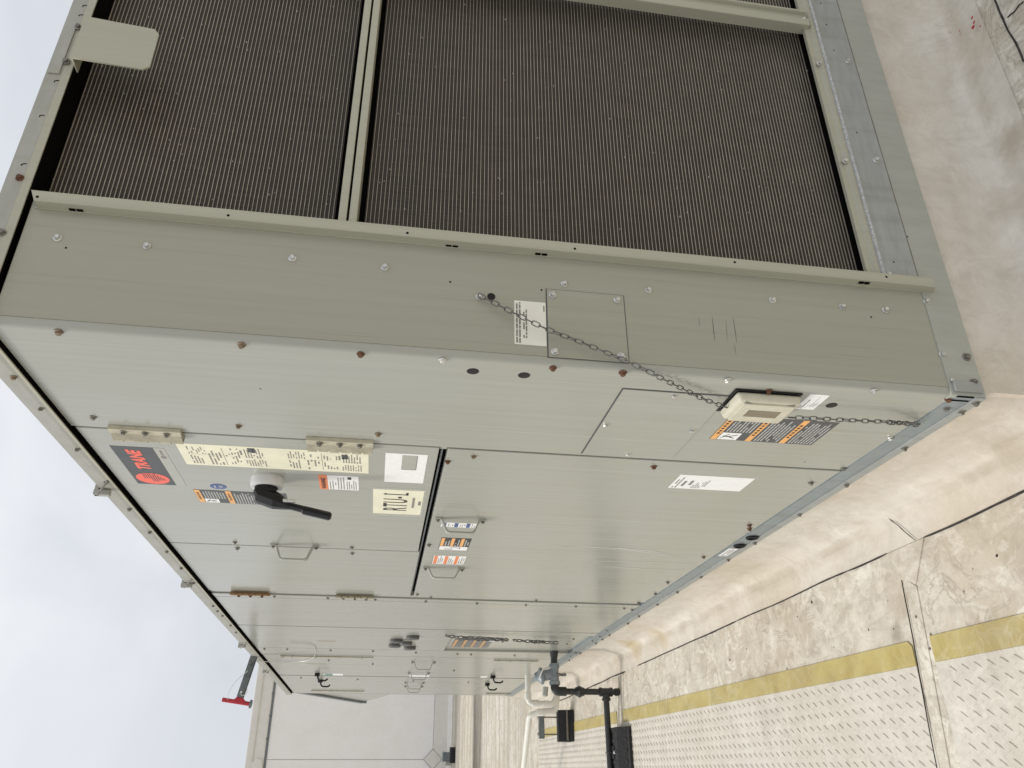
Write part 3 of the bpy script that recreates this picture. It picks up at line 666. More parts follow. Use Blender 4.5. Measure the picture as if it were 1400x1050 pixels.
# ---- scratches and scuffs
def strip_on(face, pts, w, mat, name, outd):
    bm = B(); pts = [Vector(p) for p in pts]; prev = None; n = Vector(face)
    for i, p in enumerate(pts):
        d = (pts[min(i + 1, len(pts) - 1)] - pts[max(i - 1, 0)]).normalized(); sx = n.cross(d).normalized() * w / 2 * math.sin(math.pi * (i + .3) / (len(pts) - .4))
        cur = [bm.verts.new(p + n * outd + sx), bm.verts.new(p + n * outd - sx)]
        if prev: bm.faces.new((prev[0], prev[1], cur[1], cur[0]))
        prev = cur
    o = obj(name, bm, mat, U); return o
for (xa, ya, xb, yb, w) in ((973, 432, 977, 468, .0016), (1002, 434, 1007, 470, .0014), (992, 438, 994, 466, .0008), (955, 434, 956, 448, .0008), (1003, 470, 1006, 486, .0008)):
    a, b = onY(xa, ya), onY(xb, yb); strip_on(RN, [a.lerp(b, k / 5) for k in range(6)], w, 'scratch', 'scratch', .0018)
for pl, w in ((((755, 747), (800, 747), (850, 750), (900, 757), (940, 764)), .006), (((845, 749), (880, 752), (920, 758)), .007), (((793, 771), (830, 767), (880, 768), (940, 771), (955, 772)), .005),
              (((800, 772), (840, 775), (890, 778), (935, 779)), .005)):
    strip_on(LN, [onX(*q) for q in pl], w, 'scuff', 'scuff', .0006)

# ---- hinges on the control doors
def hinge(y, z0, z1, mat, flip=False, label=None):
    s = -1 if flip else 1
    bm = B(); prism(bm, [(-.0005, y - .032 * s), (-.0095, y - .030 * s), (-.0115, y - .010 * s), (-.0005, y - .010 * s)], 'z', z0, z1)
    hg = obj('hinge', bm, mat, U, label=label)
    bm = B(); prism(bm, [(-.0005, y - .0095 * s), (-.0115, y - .0095 * s), (-.0175, y + .014 * s), (-.0005, y + .014 * s)], 'z', z0 + .001, z1 - .002)
    obj('hinge_leaf', bm, 'hinge_brown' if mat == 'hinge' else mat, hg)
    n = 6; h = (z1 - z0) / n
    for k in range(n):
        bm = B(); lathe(bm, (-.0135, y + .019 * s, z0 + k * h + .002), (0, 0, 1), [(0, .0056 if k % 2 else .0046), (h - .004, .0056 if k % 2 else .0046)], 8)
        obj('knuckle', bm, mat, hg, smooth=True)
    if not flip:
        bm = B(); box(bm, -.010, -.0008, y + .0142 * s, y + .024 * s, z0 + .002, z1 - .002); obj('hinge_gap', bm, 'dark', hg)
    for k in range(3): screw((-.0105, y - .019 * s, z0 + (z1 - z0) * (.2 + .3 * k)), LN, 'd' if mat == 'hinge' else 'r', 1)
hinge(.463, 1.738, 1.896, 'hinge'); hinge(.463, 1.297, 1.455, 'hinge')
hz = [onX(320, 815).z, onX(371, 815).z, onX(460, 819).z, onX(511, 822).z]
hinge(2.170, hz[1], hz[0], 'hinge_rust', True, 'rusty brown hinge'); hinge(2.170, hz[3], hz[2], 'hinge', True)
# ---- U shaped lift handles
def handle(y, z0, z1, d=.04, r=.004, mat='galv_pale', scr='d', down=.0):
    bm = B(); w = .0115
    path = bend([(-.002, y, z1), (-.002, y, z1 - .020), (-d, y + down, z1 - .038), (-d, y + down, z0 + .038), (-.002, y, z0 + .020), (-.002, y, z0)], .010, 3)
    prev = None
    for i, p in enumerate(path):
        dd = (path[min(i + 1, len(path) - 1)] - path[max(i - 1, 0)]).normalized(); n = dd.cross(Vector((0, 1, 0))).normalized() * .0026; s = Vector((0, w, 0))
        cur = [bm.verts.new(p + n + s), bm.verts.new(p + n - s), bm.verts.new(p - n - s), bm.verts.new(p - n + s)]
        if prev:
            for k in range(4): bm.faces.new((prev[k], prev[(k + 1) % 4], cur[(k + 1) % 4], cur[k]))
        else: bm.faces.new(cur[::-1])
        prev = cur
    bm.faces.new(prev)
    obj('handle', bm, mat, U)
    screw((-.004, y, z1 - .009), LN, scr); screw((-.004, y, z0 + .009), LN, scr)
handle(1.022, .948, 1.106, .045); handle(1.640, .948, 1.106, .04); handle(1.400, 1.478, 1.640, .05)
handle(4.18, .868, 1.032, .05); handle(4.75, .868, 1.032, .05); handle(5.36, .868, 1.032, .05); handle(5.63, .864, 1.022, .05)
# latches on the far doors
for y, z in ((4.88, 1.655), (5.27, 1.655), (4.86, .36), (5.36, .335)):
    bm = B(); box(bm, -.020, 0, y - .022, y + .022, z + .01, z + .045, .003); lt = obj('latch', bm, 'black_plastic', U)
    bm = B(); tube(bm, bend([(-.02, y, z + .025), (-.048, y, z + .015), (-.050, y, z - .035), (-.036, y, z - .05)], .02, 3), .006, 6); obj('latch_lever', bm, 'black_plastic', lt)
for z0, z1, y in ((1.28, 1.86, 3.99), (.20, .50, 4.02), (1.35, 1.80, 6.02), (.05, .28, 6.1)):
    bm = B(); tube(bm, [(-.006, y, z0), (-.006, y, z1)], .0045, 6); ph = obj('piano_hinge', bm, 'hinge', U)
    for k in range(4): screw((-.004, y + .022, z0 + (z1 - z0) * (k + .5) / 4), LN, 'd', .9)
# grey caps on the heater panel
for y, z in ((3.338, 1.155), (3.215, 1.069), (3.427, 1.098), (3.505, 1.160), (3.584, 1.069)):
    bm = B(); lathe(bm, (0, y - .03, z), LN, [(0, .036), (.012, .036), (.017, .033), (.018, .02)], 18); obj('vent_cap', bm, 'cap_grey', U, smooth=True)
# cover hooks along the roof edge
for px, py in ((145, 678), (265, 803), (335, 885), (362, 920)):
    p = onX(px, py, -.025); bm = B()
    box(bm, -.030, .25, p.y - .024, p.y - .008, TOP + .004, TOP + .015, .003); box(bm, -.030, -.014, p.y - .025, p.y - .006, 2.004, TOP + .016, .003)
    obj('cover_hook', bm, 'rail', U)
    bm = B(); tube(bm, [(-.035, p.y - .036, TOP - .002), (-.012, p.y - .09, 1.992)], .003, 5); obj('hook_bolt', bm, 'dull_zinc', U)
# rain hood on the far end
bm = B(); prism(bm, [(LEN, 1.97), (7.25, 1.395), (7.25, 1.345), (LEN + .02, 1.05), (LEN, 1.05)], 'x', .02, 1.6); hd = obj('rain_hood', bm, 'paint', U)
bm = B(); prism(bm, [(LEN, 1.985), (7.28, 1.40), (7.28, 1.335), (7.20, 1.335), (7.20, 1.375), (LEN, 1.915)], 'x', .005, .02); obj('hood_edge', bm, 'strut', hd)
# grommets in the base rail
for px, py in ((1032, 734.5), (1012, 745.5)):
    p = onX(px, py, -.003); bm = B(); lathe(bm, (-.002, p.y, .044), LN, [(0, .021), (.007, .020), (.008, .016), (.003, .0145)], 18); g = obj('grommet', bm, 'black_plastic', U, smooth=True)
# ---- rotary disconnect switch
sy, sz = .742, 1.577
bm = B(); lathe(bm, (0, sy, sz), LN, [(0, .043), (.020, .043), (.026, .040), (.026, .031), (.020, .029)], 28); sw = obj('disconnect_switch', bm, 'white_plastic', U, smooth=True)
bm = B(); lathe(bm, (-.015, sy, sz), LN, [(0, .028), (.02, .028), (.034, .026), (.040, .020)], 12)
obj('hub', bm, 'black_plastic', sw)
def tapered(bm, secs):
    """secs: (centre, half width along Y, half thickness normal to the sweep in XZ)"""
    prev = None
    for i, (c, wy, th) in enumerate(secs):
        d = (Vector(secs[min(i + 1, len(secs) - 1)][0]) - Vector(secs[max(i - 1, 0)][0])).normalized(); n = d.cross(Vector((0, 1, 0))).normalized()
        c = Vector(c); ring_ = []
        for k in range(8):
            a_ = math.pi / 8 + k * math.pi / 4; ring_.append(bm.verts.new(c + Vector((0, 1, 0)) * wy * math.cos(a_) * 1.08 + n * th * math.sin(a_) * 1.08))
        if prev:
            for k in range(8): bm.faces.new((prev[k], prev[(k + 1) % 8], ring_[(k + 1) % 8], ring_[k]))
        else: bm.faces.new(ring_[::-1])
        prev = ring_
    bm.faces.new(prev)
bm = B(); tapered(bm, [((-.034, sy, sz + .024), .022, .010), ((-.046, sy, sz + .012), .029, .022), ((-.060, sy, sz - .028), .028, .021), ((-.068, sy + .002, sz - .052), .020, .013),
                      ((-.073, sy + .002, sz - .070), .0115, .0085), ((-.080, sy + .001, sz - .100), .0115, .0085), ((-.083, sy, sz - .104), .0125, .0105), ((-.097, sy - .002, sz - .172), .0125, .0105), ((-.098, sy - .002, sz - .177), .009, .007)])
obj('lever', bm, 'black_plastic', sw)
bm = B(); box(bm, -.070, -.062, sy - .028, sy - .016, sz - .082, sz - .050, .002); obj('lock_tab', bm, 'zinc', sw)

# ---- labels and prints.  left face: text runs towards -Y; right face: towards +X
def fr(face, a, z, o):
    return Vector((-o, a, z)) if face == 'L' else Vector((a, -.0015 - o, z))
def fquad(bm, face, a0, a1, z0, z1, o):
    if (face == 'L') == (a1 < a0): a0, a1 = a0, a1
    vsn = [fr(face, a0, z0, o), fr(face, a1, z0, o), fr(face, a1, z1, o), fr(face, a0, z1, o)]
    f = bm.faces.new([bm.verts.new(p) for p in vsn]); f.normal_update()
    if f.normal.dot(Vector(LN if face == 'L' else RN)) < 0: f.normal_flip()
def sticker(face, a0, a1, z0, z1, mat, label, o=.0006, name='label'):
    bm = B()
    if face == 'L': box(bm, -o, .0005, a0, a1, z0, z1)
    else: box(bm, a0, a1, -.0015 - o, 0, z0, z1)
    return obj(name, bm, mat, U, label=label)
def quads(face, rects, mat, parent, o=.0009, name='print'):
    bm = B()
    for a0, a1, z0, z1 in rects: fquad(bm, face, a0, a1, z0, z1, o)
    return tag(obj2(name, bm, mat, parent), kind='stuff' if len(rects) > 1 else None)
def obj2(name, bm, mat, parent):
    me = bpy.data.meshes.new(name); c = sum((v.co for v in bm.verts), Vector()) / len(bm.verts)
    bmesh.ops.translate(bm, vec=-c, verts=bm.verts); bm.to_mesh(me); bm.free(); me.materials.append(M[mat])
    o = bpy.data.objects.new(name, me); COL.objects.link(o); place(o, c, parent); return o
def words(a0, a1, z0, z1, n, fill=.85, lw=.45, ragged=.4, gap=.002):
    """rows of word-like dashes in a rectangle; a0 is where a line starts"""
    out = []; h = (z1 - z0) / n; s = 1 if a1 > a0 else -1; L_ = abs(a1 - a0)
    for k in range(n):
        z = z1 - (k + .5) * h; x = 0; end = L_ * (1 - random.random() * ragged)
        while x < end:
            w = random.uniform(.006, .018) * min(1, L_ / .08); w = min(w, end - x)
            if random.random() < fill: out.append((a0 + s * x, a0 + s * (x + w), z - h * lw / 2, z + h * lw / 2))
            x += w + gap
    return out
def text(face, body, a, z, size, mat, parent, o=.0010, sx=1.0, shear=0.0, bold=0.0, align='LEFT', rot=0, name='lettering', space=1.0):
    cu = bpy.data.curves.new('lettering', 'FONT'); cu.body = body; cu.size = size; cu.shear = shear; cu.offset = bold; cu.align_x = align; cu.resolution_u = 3; cu.space_character = space
    ob = bpy.data.objects.new('tmp', cu); COL.objects.link(ob)
    dg = bpy.context.evaluated_depsgraph_get(); me = bpy.data.meshes.new_from_object(ob.evaluated_get(dg))
    bpy.data.objects.remove(ob); bpy.data.curves.remove(cu)
    c, s_ = math.cos(rot), math.sin(rot)
    org = fr(face, a, z, o)
    for v in me.vertices:
        x, y = v.co.x * sx, v.co.y; x, y = x * c - y * s_, x * s_ + y * c
        v.co = Vector((0, -x, y)) if face == 'L' else Vector((x, 0, y))
    me.materials.append(M[mat]); me.name = name
    ob = bpy.data.objects.new(name, me); COL.objects.link(ob); place(ob, org, parent); return ob
# brand badge
bd = sticker('L', .560, .830, 1.830, 1.929, 'label_grey', 'charcoal badge with red disc and red lettering')
text('L', 'TRANE', .716, 1.867, .044, 'logo_red', bd, sx=.95, shear=.22, bold=.0019)
bm = B(); cy, cz, R_ = .783, 1.880, .042
ring = [bm.verts.new((-.0009, cy - R_ * math.cos(2 * math.pi * k / 32), cz + R_ * math.sin(2 * math.pi * k / 32))) for k in range(32)]
f = bm.faces.new(ring); f.normal_update()
if f.normal.x > 0: f.normal_flip()
obj2('red_disc', bm, 'logo_red', bd)
bars = []
for k in range(9):
    z = cz + .018 - k * .0058; half = math.sqrt(max(0, R_ ** 2 - (z - cz) ** 2))
    lo_ = cy - half if k < 7 else cy - half * .5
    hi_ = cy + (.006 if k < 3 else half * .5 if k < 6 else half * .3)
    if k < 3: bars.append((lo_ + .002, hi_ - .006, z - .0011, z + .0011))
    else: bars.append((lo_ + (0 if k % 2 else .010), hi_, z - .0012, z + .0012))
quads('L', bars, 'label_grey', bd, .0013)
tg = sticker('L', .560, .832, 1.803, 1.829, 'gloss', 'pale strip under the badge with small dark emblem')
quads('L', [(.628, .612, 1.810, 1.822), (.608, .575, 1.813, 1.818)], 'ink_soft', tg)
# long yellow wiring label
yl = sticker('L', .519, .661, 1.309, 1.769, 'cream', 'long cream wiring and safety label beside the hinges')
rects = []
for zb in (1.555, 1.315):
    rects += words(.648, .590, zb + .165, zb + .195, 4) + words(.580, .530, zb + .150, zb + .195, 7) + words(.650, .540, zb + .115, zb + .150, 4, .7) + words(.640, .530, zb + .070, zb + .108, 5, .45)
    rects += words(.648, .600, zb + .010, zb + .062, 8) + words(.592, .528, zb + .012, zb + .060, 7)
    rects += [(.650, .535, zb + .110, zb + .1112), (.585, .5855, zb + .01, zb + .2), (.575, .545, zb + .064, zb + .069)]
quads('L', rects, 'ink_soft', yl)
quads('L', [(.556, .526, 1.585, 1.603), (.566, .536, 1.360, 1.376)], 'label_grey', yl)
# oval
ov = B(); pr = [(.823 + .021 * math.cos(a), 1.718 + .022 * math.sin(a)) for a in [2 * math.pi * k / 20 for k in range(20)]]
prism(ov, pr, 'x', -.0007, .0005); ovo = obj('label', ov, 'blue', U, label='small blue round certification label')
text('L', 'c', .838, 1.712, .016, 'ink_white', ovo); text('L', 'US', .829, 1.707, .013, 'ink_white', ovo, bold=.0006); quads('L', [(.833, .815, 1.725, 1.729)], 'ink_white', ovo)
# dark warning labels
def warning(face, a0, a1, z0, z1, n, label, pict=True, o=.0006):
    """a0 left end in reading direction; n orange headed blocks stacked from the top"""
    w = sticker(face, min(a0, a1), max(a0, a1), z0, z1, 'label_grey', label, o); s = 1 if a1 > a0 else -1; W_ = abs(a1 - a0); H = z1 - z0; h = H / n
    am, tx = [], []
    for k in range(n):
        zt_ = z1 - k * h; hb = min(.016, h * .22)
        am.append((a0 + s * W_ * .01, a1 - s * W_ * .01, zt_ - hb, zt_ - .001))
        left = a0 + s * (W_ * .36 if (pict and k == 0) else W_ * .04)
        tx += words(left, a1 - s * W_ * .04, zt_ - h + h * .04, zt_ - hb - h * .05, max(3, int((h - hb) / .0085)), .93, .42, .25, .0015)
    quads(face, am, 'amber', w, o + .0003); quads(face, tx, 'ink_white', w, o + .0003)
    quads(face, [(a0 + s * W_ * (.25 + .1 * j), a0 + s * W_ * (.31 + .1 * j), z1 - k * h - hb * .72, z1 - k * h - hb * .3) for k in range(n) for j in range(6)], 'ink', w, o + .0005)
    if pict:
        hb = min(.016, h * .22); zt_ = z1 - hb - .002; pw = W_ * .30; ph = min(h * .6, pw * 1.2)
        quads(face, [(a0 + s * W_ * .02, a0 + s * (W_ * .02 + pw), zt_ - ph, zt_)], 'paper', w, o + .0004)
        bm = B(); A0 = a0 + s * W_ * .02; o2 = o + .0006
        def stroke(p, q_, t_):
            P0, P1 = (fr(face, A0 + s * pw * p[0], zt_ - ph * (1 - p[1]), o2), fr(face, A0 + s * pw * q_[0], zt_ - ph * (1 - q_[1]), o2)); d = (P1 - P0).normalized(); nn = Vector(LN if face == 'L' else RN).cross(d) * t_
            f_ = bm.faces.new([bm.verts.new(P0 + nn), bm.verts.new(P0 - nn), bm.verts.new(P1 - nn), bm.verts.new(P1 + nn)]); f_.normal_update()
            if f_.normal.dot(Vector(LN if face == 'L' else RN)) < 0: f_.normal_flip()
        for p, q_, t_ in (((.25, .2), (.45, .55), .0016), ((.45, .55), (.75, .15), .0016), ((.45, .55), (.5, .85), .002), ((.5, .75), (.8, .6), .0013), ((.15, .9), (.5, .7), .0012)): stroke(p, q_, t_)
        tag(obj2('pictogram', bm, 'ink', w), kind='stuff')
    return w
warning('L', .966, .858, 1.540, 1.792, 3, 'charcoal warning label with three orange headings behind the switch')
# orange and white tag label
ow = sticker('L', .690, .802, 1.419, 1.442, 'orange', 'small orange warning heading')
text('L', 'WARNING', .795, 1.4245, .0165, 'ink', ow, sx=1.05, bold=.0004)
wl = sticker('L', .690, .800, 1.336, 1.4185, 'paper', 'small white table label under the orange heading')
quads('L', words(.795, .695, 1.372, 1.416, 6, .8, .35, .5) + words(.795, .700, 1.340, 1.370, 5, .9, .4, .5), 'ink_soft', wl)
quads('L', [(.715, .696, 1.355, 1.365)], 'ink', wl)
# white sheet with a grey square, unit number sheet
ws = sticker('L', .508, .716, 1.162, 1.267, 'paper', 'blank white sheet with a grey square cut-out'); quads('L', [(.614, .5165, 1.187, 1.225)], 'gloss', ws)
quads('L', [(.6165, .614, 1.187, 1.225), (.614, .5165, 1.1862, 1.1875)], 'label_grey', ws, .0011)
gl = sticker('L', .765, 1.020, 1.148, 1.300, 'gloss', 'clear film edge round the unit number sheet', .0004)
ru = sticker('L', .780, .999, 1.154, 1.296, 'cream', 'cream unit number sheet')
text('L', 'RTU-1', .966, 1.198, .100, 'ink', ru, sx=.545, bold=.0005, o=.0012, space=1.12)
quads('L', [(.822, .800, 1.197, 1.204), (.8215, .811, 1.258, 1.264)], 'ink', ru, .0012)
quads('L', words(.930, .840, 1.173, 1.187, 1, 1, .5, 0), 'ink_soft', ru); quads('L', [(.905, .870, 1.158, 1.166)], 'ink_soft', ru)
# access panel stickers
s3 = sticker('L', 1.062, 1.110, .970, 1.082, 'paper', 'narrow white and blue strip label'); quads('L', [(1.108, 1.064, z, z + .012) for z in (1.066, 1.028, .990)], 'blue', s3); quads('L', words(1.106, 1.068, 1.042, 1.062, 3) + words(1.106, 1.068, 1.004, 1.024, 3) + words(1.106, 1.068, .972, .987, 2), 'ink_soft', s3, .0008)
s4 = sticker('L', 1.232, 1.384, .967, 1.069, 'label_black', 'black label with three amber headings and a white picture strip')
quads('L', [(1.332, 1.236, z, z + .011) for z in (1.056, 1.022, .989)], 'amber', s4); quads('L', [(1.382, 1.336, .969, 1.067)], 'paper', s4)
quads('L', words(1.330, 1.238, 1.034, 1.054, 2) + words(1.330, 1.238, 1.002, 1.020, 2) + words(1.330, 1.238, .969, .987, 2), 'ink_white', s4, .0010); quads('L', [(1.372, 1.366, 1.02, 1.05), (1.36, 1.345, .995, .999), (1.35, 1.347, 1.0, 1.03)], 'ink', s4, .0012)
s5 = sticker('L', 1.463, 1.580, .960, 1.076, 'paper', 'white label with three orange headings'); quads('L', [(1.578, 1.465, z, z + .012) for z in (1.062, 1.024, .986)], 'orange', s5)
quads('L', words(1.572, 1.470, 1.040, 1.060, 3) + words(1.572, 1.470, 1.002, 1.022, 3) + words(1.572, 1.470, .962, .984, 3), 'ink_soft', s5, .0009)
# warning label below the beige box, small diagram tag, delivery sheet, base tag
warning('L', .303, .170, .240, .503, 3, 'charcoal warning label half hidden by the beige box')
dt = sticker('L', .042, .114, .336, .380, 'paper', 'small white diagram tag'); quads('L', words(.110, .06, .365, .378, 2) + [(.100, .05, .352, .353), (.085, .0845, .338, .352), (.1, .07, .345, .346)], 'ink_soft', dt)
ps = sticker('L', .546, .650, .273, .484, 'paper', 'white paper sheet with bar code'); quads('L', words(.645, .56, .462, .480, 2) + words(.642, .565, .385, .425, 6, .6), 'ink_soft', ps)
quads('L', [(.630, .590, .448, .456), (.620, .585, .430, .438)], 'ink_soft', ps, .0008)
p = onX(995, 755.5, -.003); bt = sticker('L', p.y - .055, p.y + .045, .030, .062, 'paper', 'small white tag on the base rail', .0042); quads('L', words(p.y + .04, p.y - .05, .034, .058, 3), 'ink_soft', bt, .0046)
# coil end label
cl = sticker('R', .041, .144, .961, 1.026, 'cream_white', 'off white electrical label beside the chain')
quads('R', words(.044, .141, 1.012, 1.024, 2, 1, .6, .05), 'ink_soft', cl); quads('R', words(.056, .128, .999, 1.009, 2, .95, .6, .2), 'ink_soft', cl); quads('R', [(.122, .136, .9635, .966)], 'ink_soft', cl)
# far panel labels
fw = B(); box(fw, .0108, .0118, 3.33, 3.60, .600, .822); fwo = obj('label', fw, 'label_grey', U, label='charcoal warning label in the heater recess')
def far_quads(rects, mat, x):
    bm = B()
    for a0, a1, z0, z1 in rects:
        f_ = bm.faces.new([bm.verts.new(q_) for q_ in ((x, a0, z0), (x, a1, z0), (x, a1, z1), (x, a0, z1))]); f_.normal_update()
        if f_.normal.x > 0: f_.normal_flip()
    return tag(obj2('print', bm, mat, fwo), kind='stuff')
far_quads([(3.595, 3.335, z, z + .018) for z in (.80, .745, .69, .635)], 'seam_amber', .0104); far_quads(words(3.59, 3.345, .602, .795, 14, .9, .3, .2), 'ink_white', .0106)
far_quads([(3.335, 3.372, .57, .625)], 'paper', .0104)
sl = sticker('L', 4.90, 4.985, .86, 1.01, 'paper', 'white strip label on the far door', .0008); sl2 = sticker('L', 4.88, 4.985, 1.50, 1.64, 'paper', 'white and green strip label on the far door', .0008); quads('L', [(4.98, 4.89, 1.575, 1.635)], 'teal', sl2)
sl3 = sticker('L', 4.90, 4.985, .42, .47, 'paper', 'short white strip label on the far door', .0008)
for y, z0, z1 in ((3.42, 1.50, 1.60), (4.38, 1.60, 1.73)):
    sm = sticker('L', y - .02, y + .02, z0, z1, 'gloss', 'narrow faded label'); quads('L', [(y + .015, y - .015, z0 + .012 * k, z0 + .012 * k + .006) for k in range(int((z1 - z0) / .012))], 'hinge_rust', sm)

# ================================================================== THINGS HANGING ON THE UNIT
def link_mesh(L_, Wd, wr):
    """a welded chain link: stadium loop of round wire, long axis X, flat in XY"""
    bm = B(); n = 12; rings = []; k = 5
    for i in range(n):
        a = 2 * math.pi * i / n; c = Vector((math.copysign(max(0, L_ / 2 - Wd / 2), math.cos(a)) + math.cos(a) * (Wd / 2 - wr), math.sin(a) * (Wd / 2 - wr), 0))
        if abs(math.cos(a)) < 1e-6: c.x = 0
        rad = Vector((math.cos(a), math.sin(a), 0))
        rings.append([bm.verts.new(c + rad * wr * math.cos(2 * math.pi * j / k) + Vector((0, 0, wr * math.sin(2 * math.pi * j / k)))) for j in range(k)])
    for i in range(n):
        a, b = rings[i], rings[(i + 1) % n]
        for j in range(k): bm.faces.new((a[j], a[(j + 1) % k], b[(j + 1) % k], b[j]))
    bmesh.ops.recalc_face_normals(bm, faces=bm.faces)
    for f_ in bm.faces: f_.smooth = True
    me = bpy.data.meshes.new('link'); bm.to_mesh(me); bm.free(); me.materials.append(M['chain']); return me
LK = link_mesh(.0207, .0114, .0013)
LKF = link_mesh(.034, .022, .003)
def chain(label, path, me, pitch, up, wob=0.0):
    path = [Vector(p) for p in path]
    t = thing('chain', label, 'chain', path[0])
    # resample the path at even spacing
    pts = []; acc = 0.0
    for a, b in zip(path, path[1:]):
        L_ = (b - a).length; d = (b - a) / L_
        while acc < L_:
            pts.append((a + d * acc, d)); acc += pitch
        acc -= L_
    for i, (p, d) in enumerate(pts):
        o = bpy.data.objects.new('link', me); COL.objects.link(o)
        side = Vector(up).cross(d).normalized(); n = d.cross(side)
        ang = math.pi / 4 + (math.pi / 2) * (i % 2) + random.uniform(-.3, .3)
        yv = side * math.cos(ang) + n * math.sin(ang); zv = d.cross(yv)
        o.rotation_euler = Matrix((d, yv, zv)).transposed().to_euler()
        place(o, p, t)
    return t
A0 = onY(655, 405, -.012); A0.y = -.012
pts = [A0 + Vector((0, 0, -.006)), onY(703, 428, -.020), onY(748, 450, -.022), onY(802, 471, -.020), onY(852, 492, -.016), onY(893, 511, -.009)]
pts += [onX(900, 515, -.008), onX(940, 535, -.012), onX(962, 545.5, -.014), onX(990, 556, -.014)]
def smoothpath(p, n=6):
    o = []
    for i in range(len(p) - 1):
        p0, p1, p2, p3 = p[max(i - 1, 0)], p[i], p[i + 1], p[min(i + 2, len(p) - 1)]
        for k in range(n):
            t = k / n; o.append(.5 * ((2 * p1) + (p2 - p0) * t + (2 * p0 - 5 * p1 + 4 * p2 - p3) * t * t + (3 * p1 - p0 - 3 * p2 + p3) * t ** 3))
    return o + [p[-1]]
chain('thin steel chain slanting from a screw on the coil end to the beige box', smoothpath(pts), LK, .0155, RN)
pts = [onX(1083, 571, -.026), onX(1120, 572.5, -.028), onX(1170, 575, -.026), onX(1215, 577, -.022), onX(1240, 579.5, -.014), onX(1255, 581.5, -.010), onX(1250, 578.5, -.020), onX(1215, 578, -.024)]
chain('thin steel chain hanging straight down below the beige box', smoothpath(pts), LK, .0155, LN)
fp = [(-.012, 3.08, .885), (-.015, 3.10, .83), (-.015, 3.11, .70), (-.015, 3.13, .56), (-.015, 3.15, .545), (-.015, 3.15, .70), (-.015, 3.13, .80)]
chain('heavier chain doubled up beside the far recessed panel', fp, LKF, .026, LN)
chain('slack lower length of chain near the gas pipe outlet', [(-.015, 3.155, .50), (-.015, 3.18, .42), (-.015, 3.185, .33), (-.015, 3.195, .40), (-.015, 3.20, .34), (-.015, 3.215, .24)], LKF, .026, LN)

# weathered beige plastic box clipped over the chain
bxo = thing('plastic_box', 'weathered beige plastic box with brown window clipped near the bottom corner of the unit', 'plastic box', (-.016, .094, .40))
y0, y1, z0, z1 = .046, .140, .404, .540
bm = B()
b4 = [(0, .050, .398), (0, .148, .392), (0, .148, .548), (0, .050, .548)]
box(bm, -.026, -.004, y0, y1, z0, z1)
for v in bm.verts:
    if v.co.x > -.01: v.co.y += (.005 if v.co.y > .09 else -.003); v.co.z += (.006 if v.co.z > .47 else -.004)
bmesh.ops.bevel(bm, geom=list(bm.edges), offset=.0085, segments=3, affect='EDGES', profile=.6); obj('box_body', bm, 'beige', bxo, smooth=True)
bm = B(); box(bm, -.030, -.0255, y0 + .007, y1 - .004, z0 + .010, z1 - .010, .0018); obj('cover', bm, 'beige', bxo)
bm = B(); tube(bm, [(-.0262, y0 + .003 + .010 * math.sin(math.pi * k / 12), z0 + .012 + (z1 - z0 - .024) * k / 12) for k in range(13)], .0009, 5); obj('cover_groove', bm, 'ink_soft', bxo)
bm = B(); box(bm, -.0306, -.0295, y0 + .032, y0 + .063, z0 + .030, z1 - .032, .0003); obj('window', bm, 'brown_window', bxo)
bm = B(); box(bm, -.004, -.0005, y0 - .006, y1 + .006, z0 - .005, z1 + .010, .001); obj('back_plate', bm, 'black_plastic', bxo)

# ------------------------------------------------------------------ arm with red tube sticking out of the roof edge
YA = 4.0
at = thing('signal_arm', 'grey steel arm with a red tube at its tip sticking out from the roof edge', 'bracket arm', (0.02, YA, 2.02))
a, b = Vector((.03, YA, 2.012)), Vector((-.250, YA, 2.068)); d = (b - a).normalized(); n = Vector((-d.z, 0, d.x))
if n.z < 0: n = -n
def slab(bm, p, q, n, h, yy0, yy1):
    c = [p + n * h, q + n * h, q - n * h, p - n * h]; prism(bm, [(v.x, v.z) for v in c], 'y', yy0, yy1)
bm = B(); slab(bm, a, b, n, .019, YA - .019, YA - .016); slab(bm, a, b, n, .019, YA + .016, YA + .019); slab(bm, a + n * .0175, b + n * .0175, n, .0015, YA - .016, YA + .016); obj('arm', bm, 'arm', at)
for f_ in (.1, .9):
    c = a.lerp(b, f_); bm = B(); lathe(bm, (c.x, YA - .019, c.z), (0, -1, 0), [(0, .007), (.005, .007), (.007, .004)], 8); obj('bolt', bm, 'wire', at)
tp, bt_ = onY(304, 956.5, YA), onY(342, 962.5, YA); ax = (bt_ - tp)
bm = B(); tube(bm, [tp, bt_], .0125, 14); obj('red_tube', bm, 'red', at, smooth=True)
bm = B(); lathe(bm, bt_, ax, [(-.002, .025), (.008, .025), (.010, .021)], 14); obj('tube_flange', bm, 'strut', at)
m_ = tp.lerp(bt_, .6); bm = B(); prism(bm, [((b + n * .017).x, (b + n * .017).z), ((b - n * .019).x, (b - n * .019).z), (tp.lerp(bt_, .9).x, tp.lerp(bt_, .9).z), (tp.lerp(bt_, .35).x, tp.lerp(bt_, .35).z)], 'y', YA - .010, YA + .010); obj('gusset', bm, 'red', at)
bm = B(); tube(bm, bend([onY(339, 917, YA - .025), onY(322, 931, YA - .03), onY(312, 947, YA - .03), tp.lerp(bt_, .2) + Vector((0, -.01, 0))], .08, 5), .0016, 6); obj('tie_wire', bm, 'wire', at)
bm = B(); tube(bm, bend([onY(338, 942, YA - .025), onY(337, 949, YA - .03), onY(331, 951.5, YA - .03), onY(328, 948, YA - .025)], .03, 4), .0018, 6); obj('tie_wire', bm, 'wire', at)
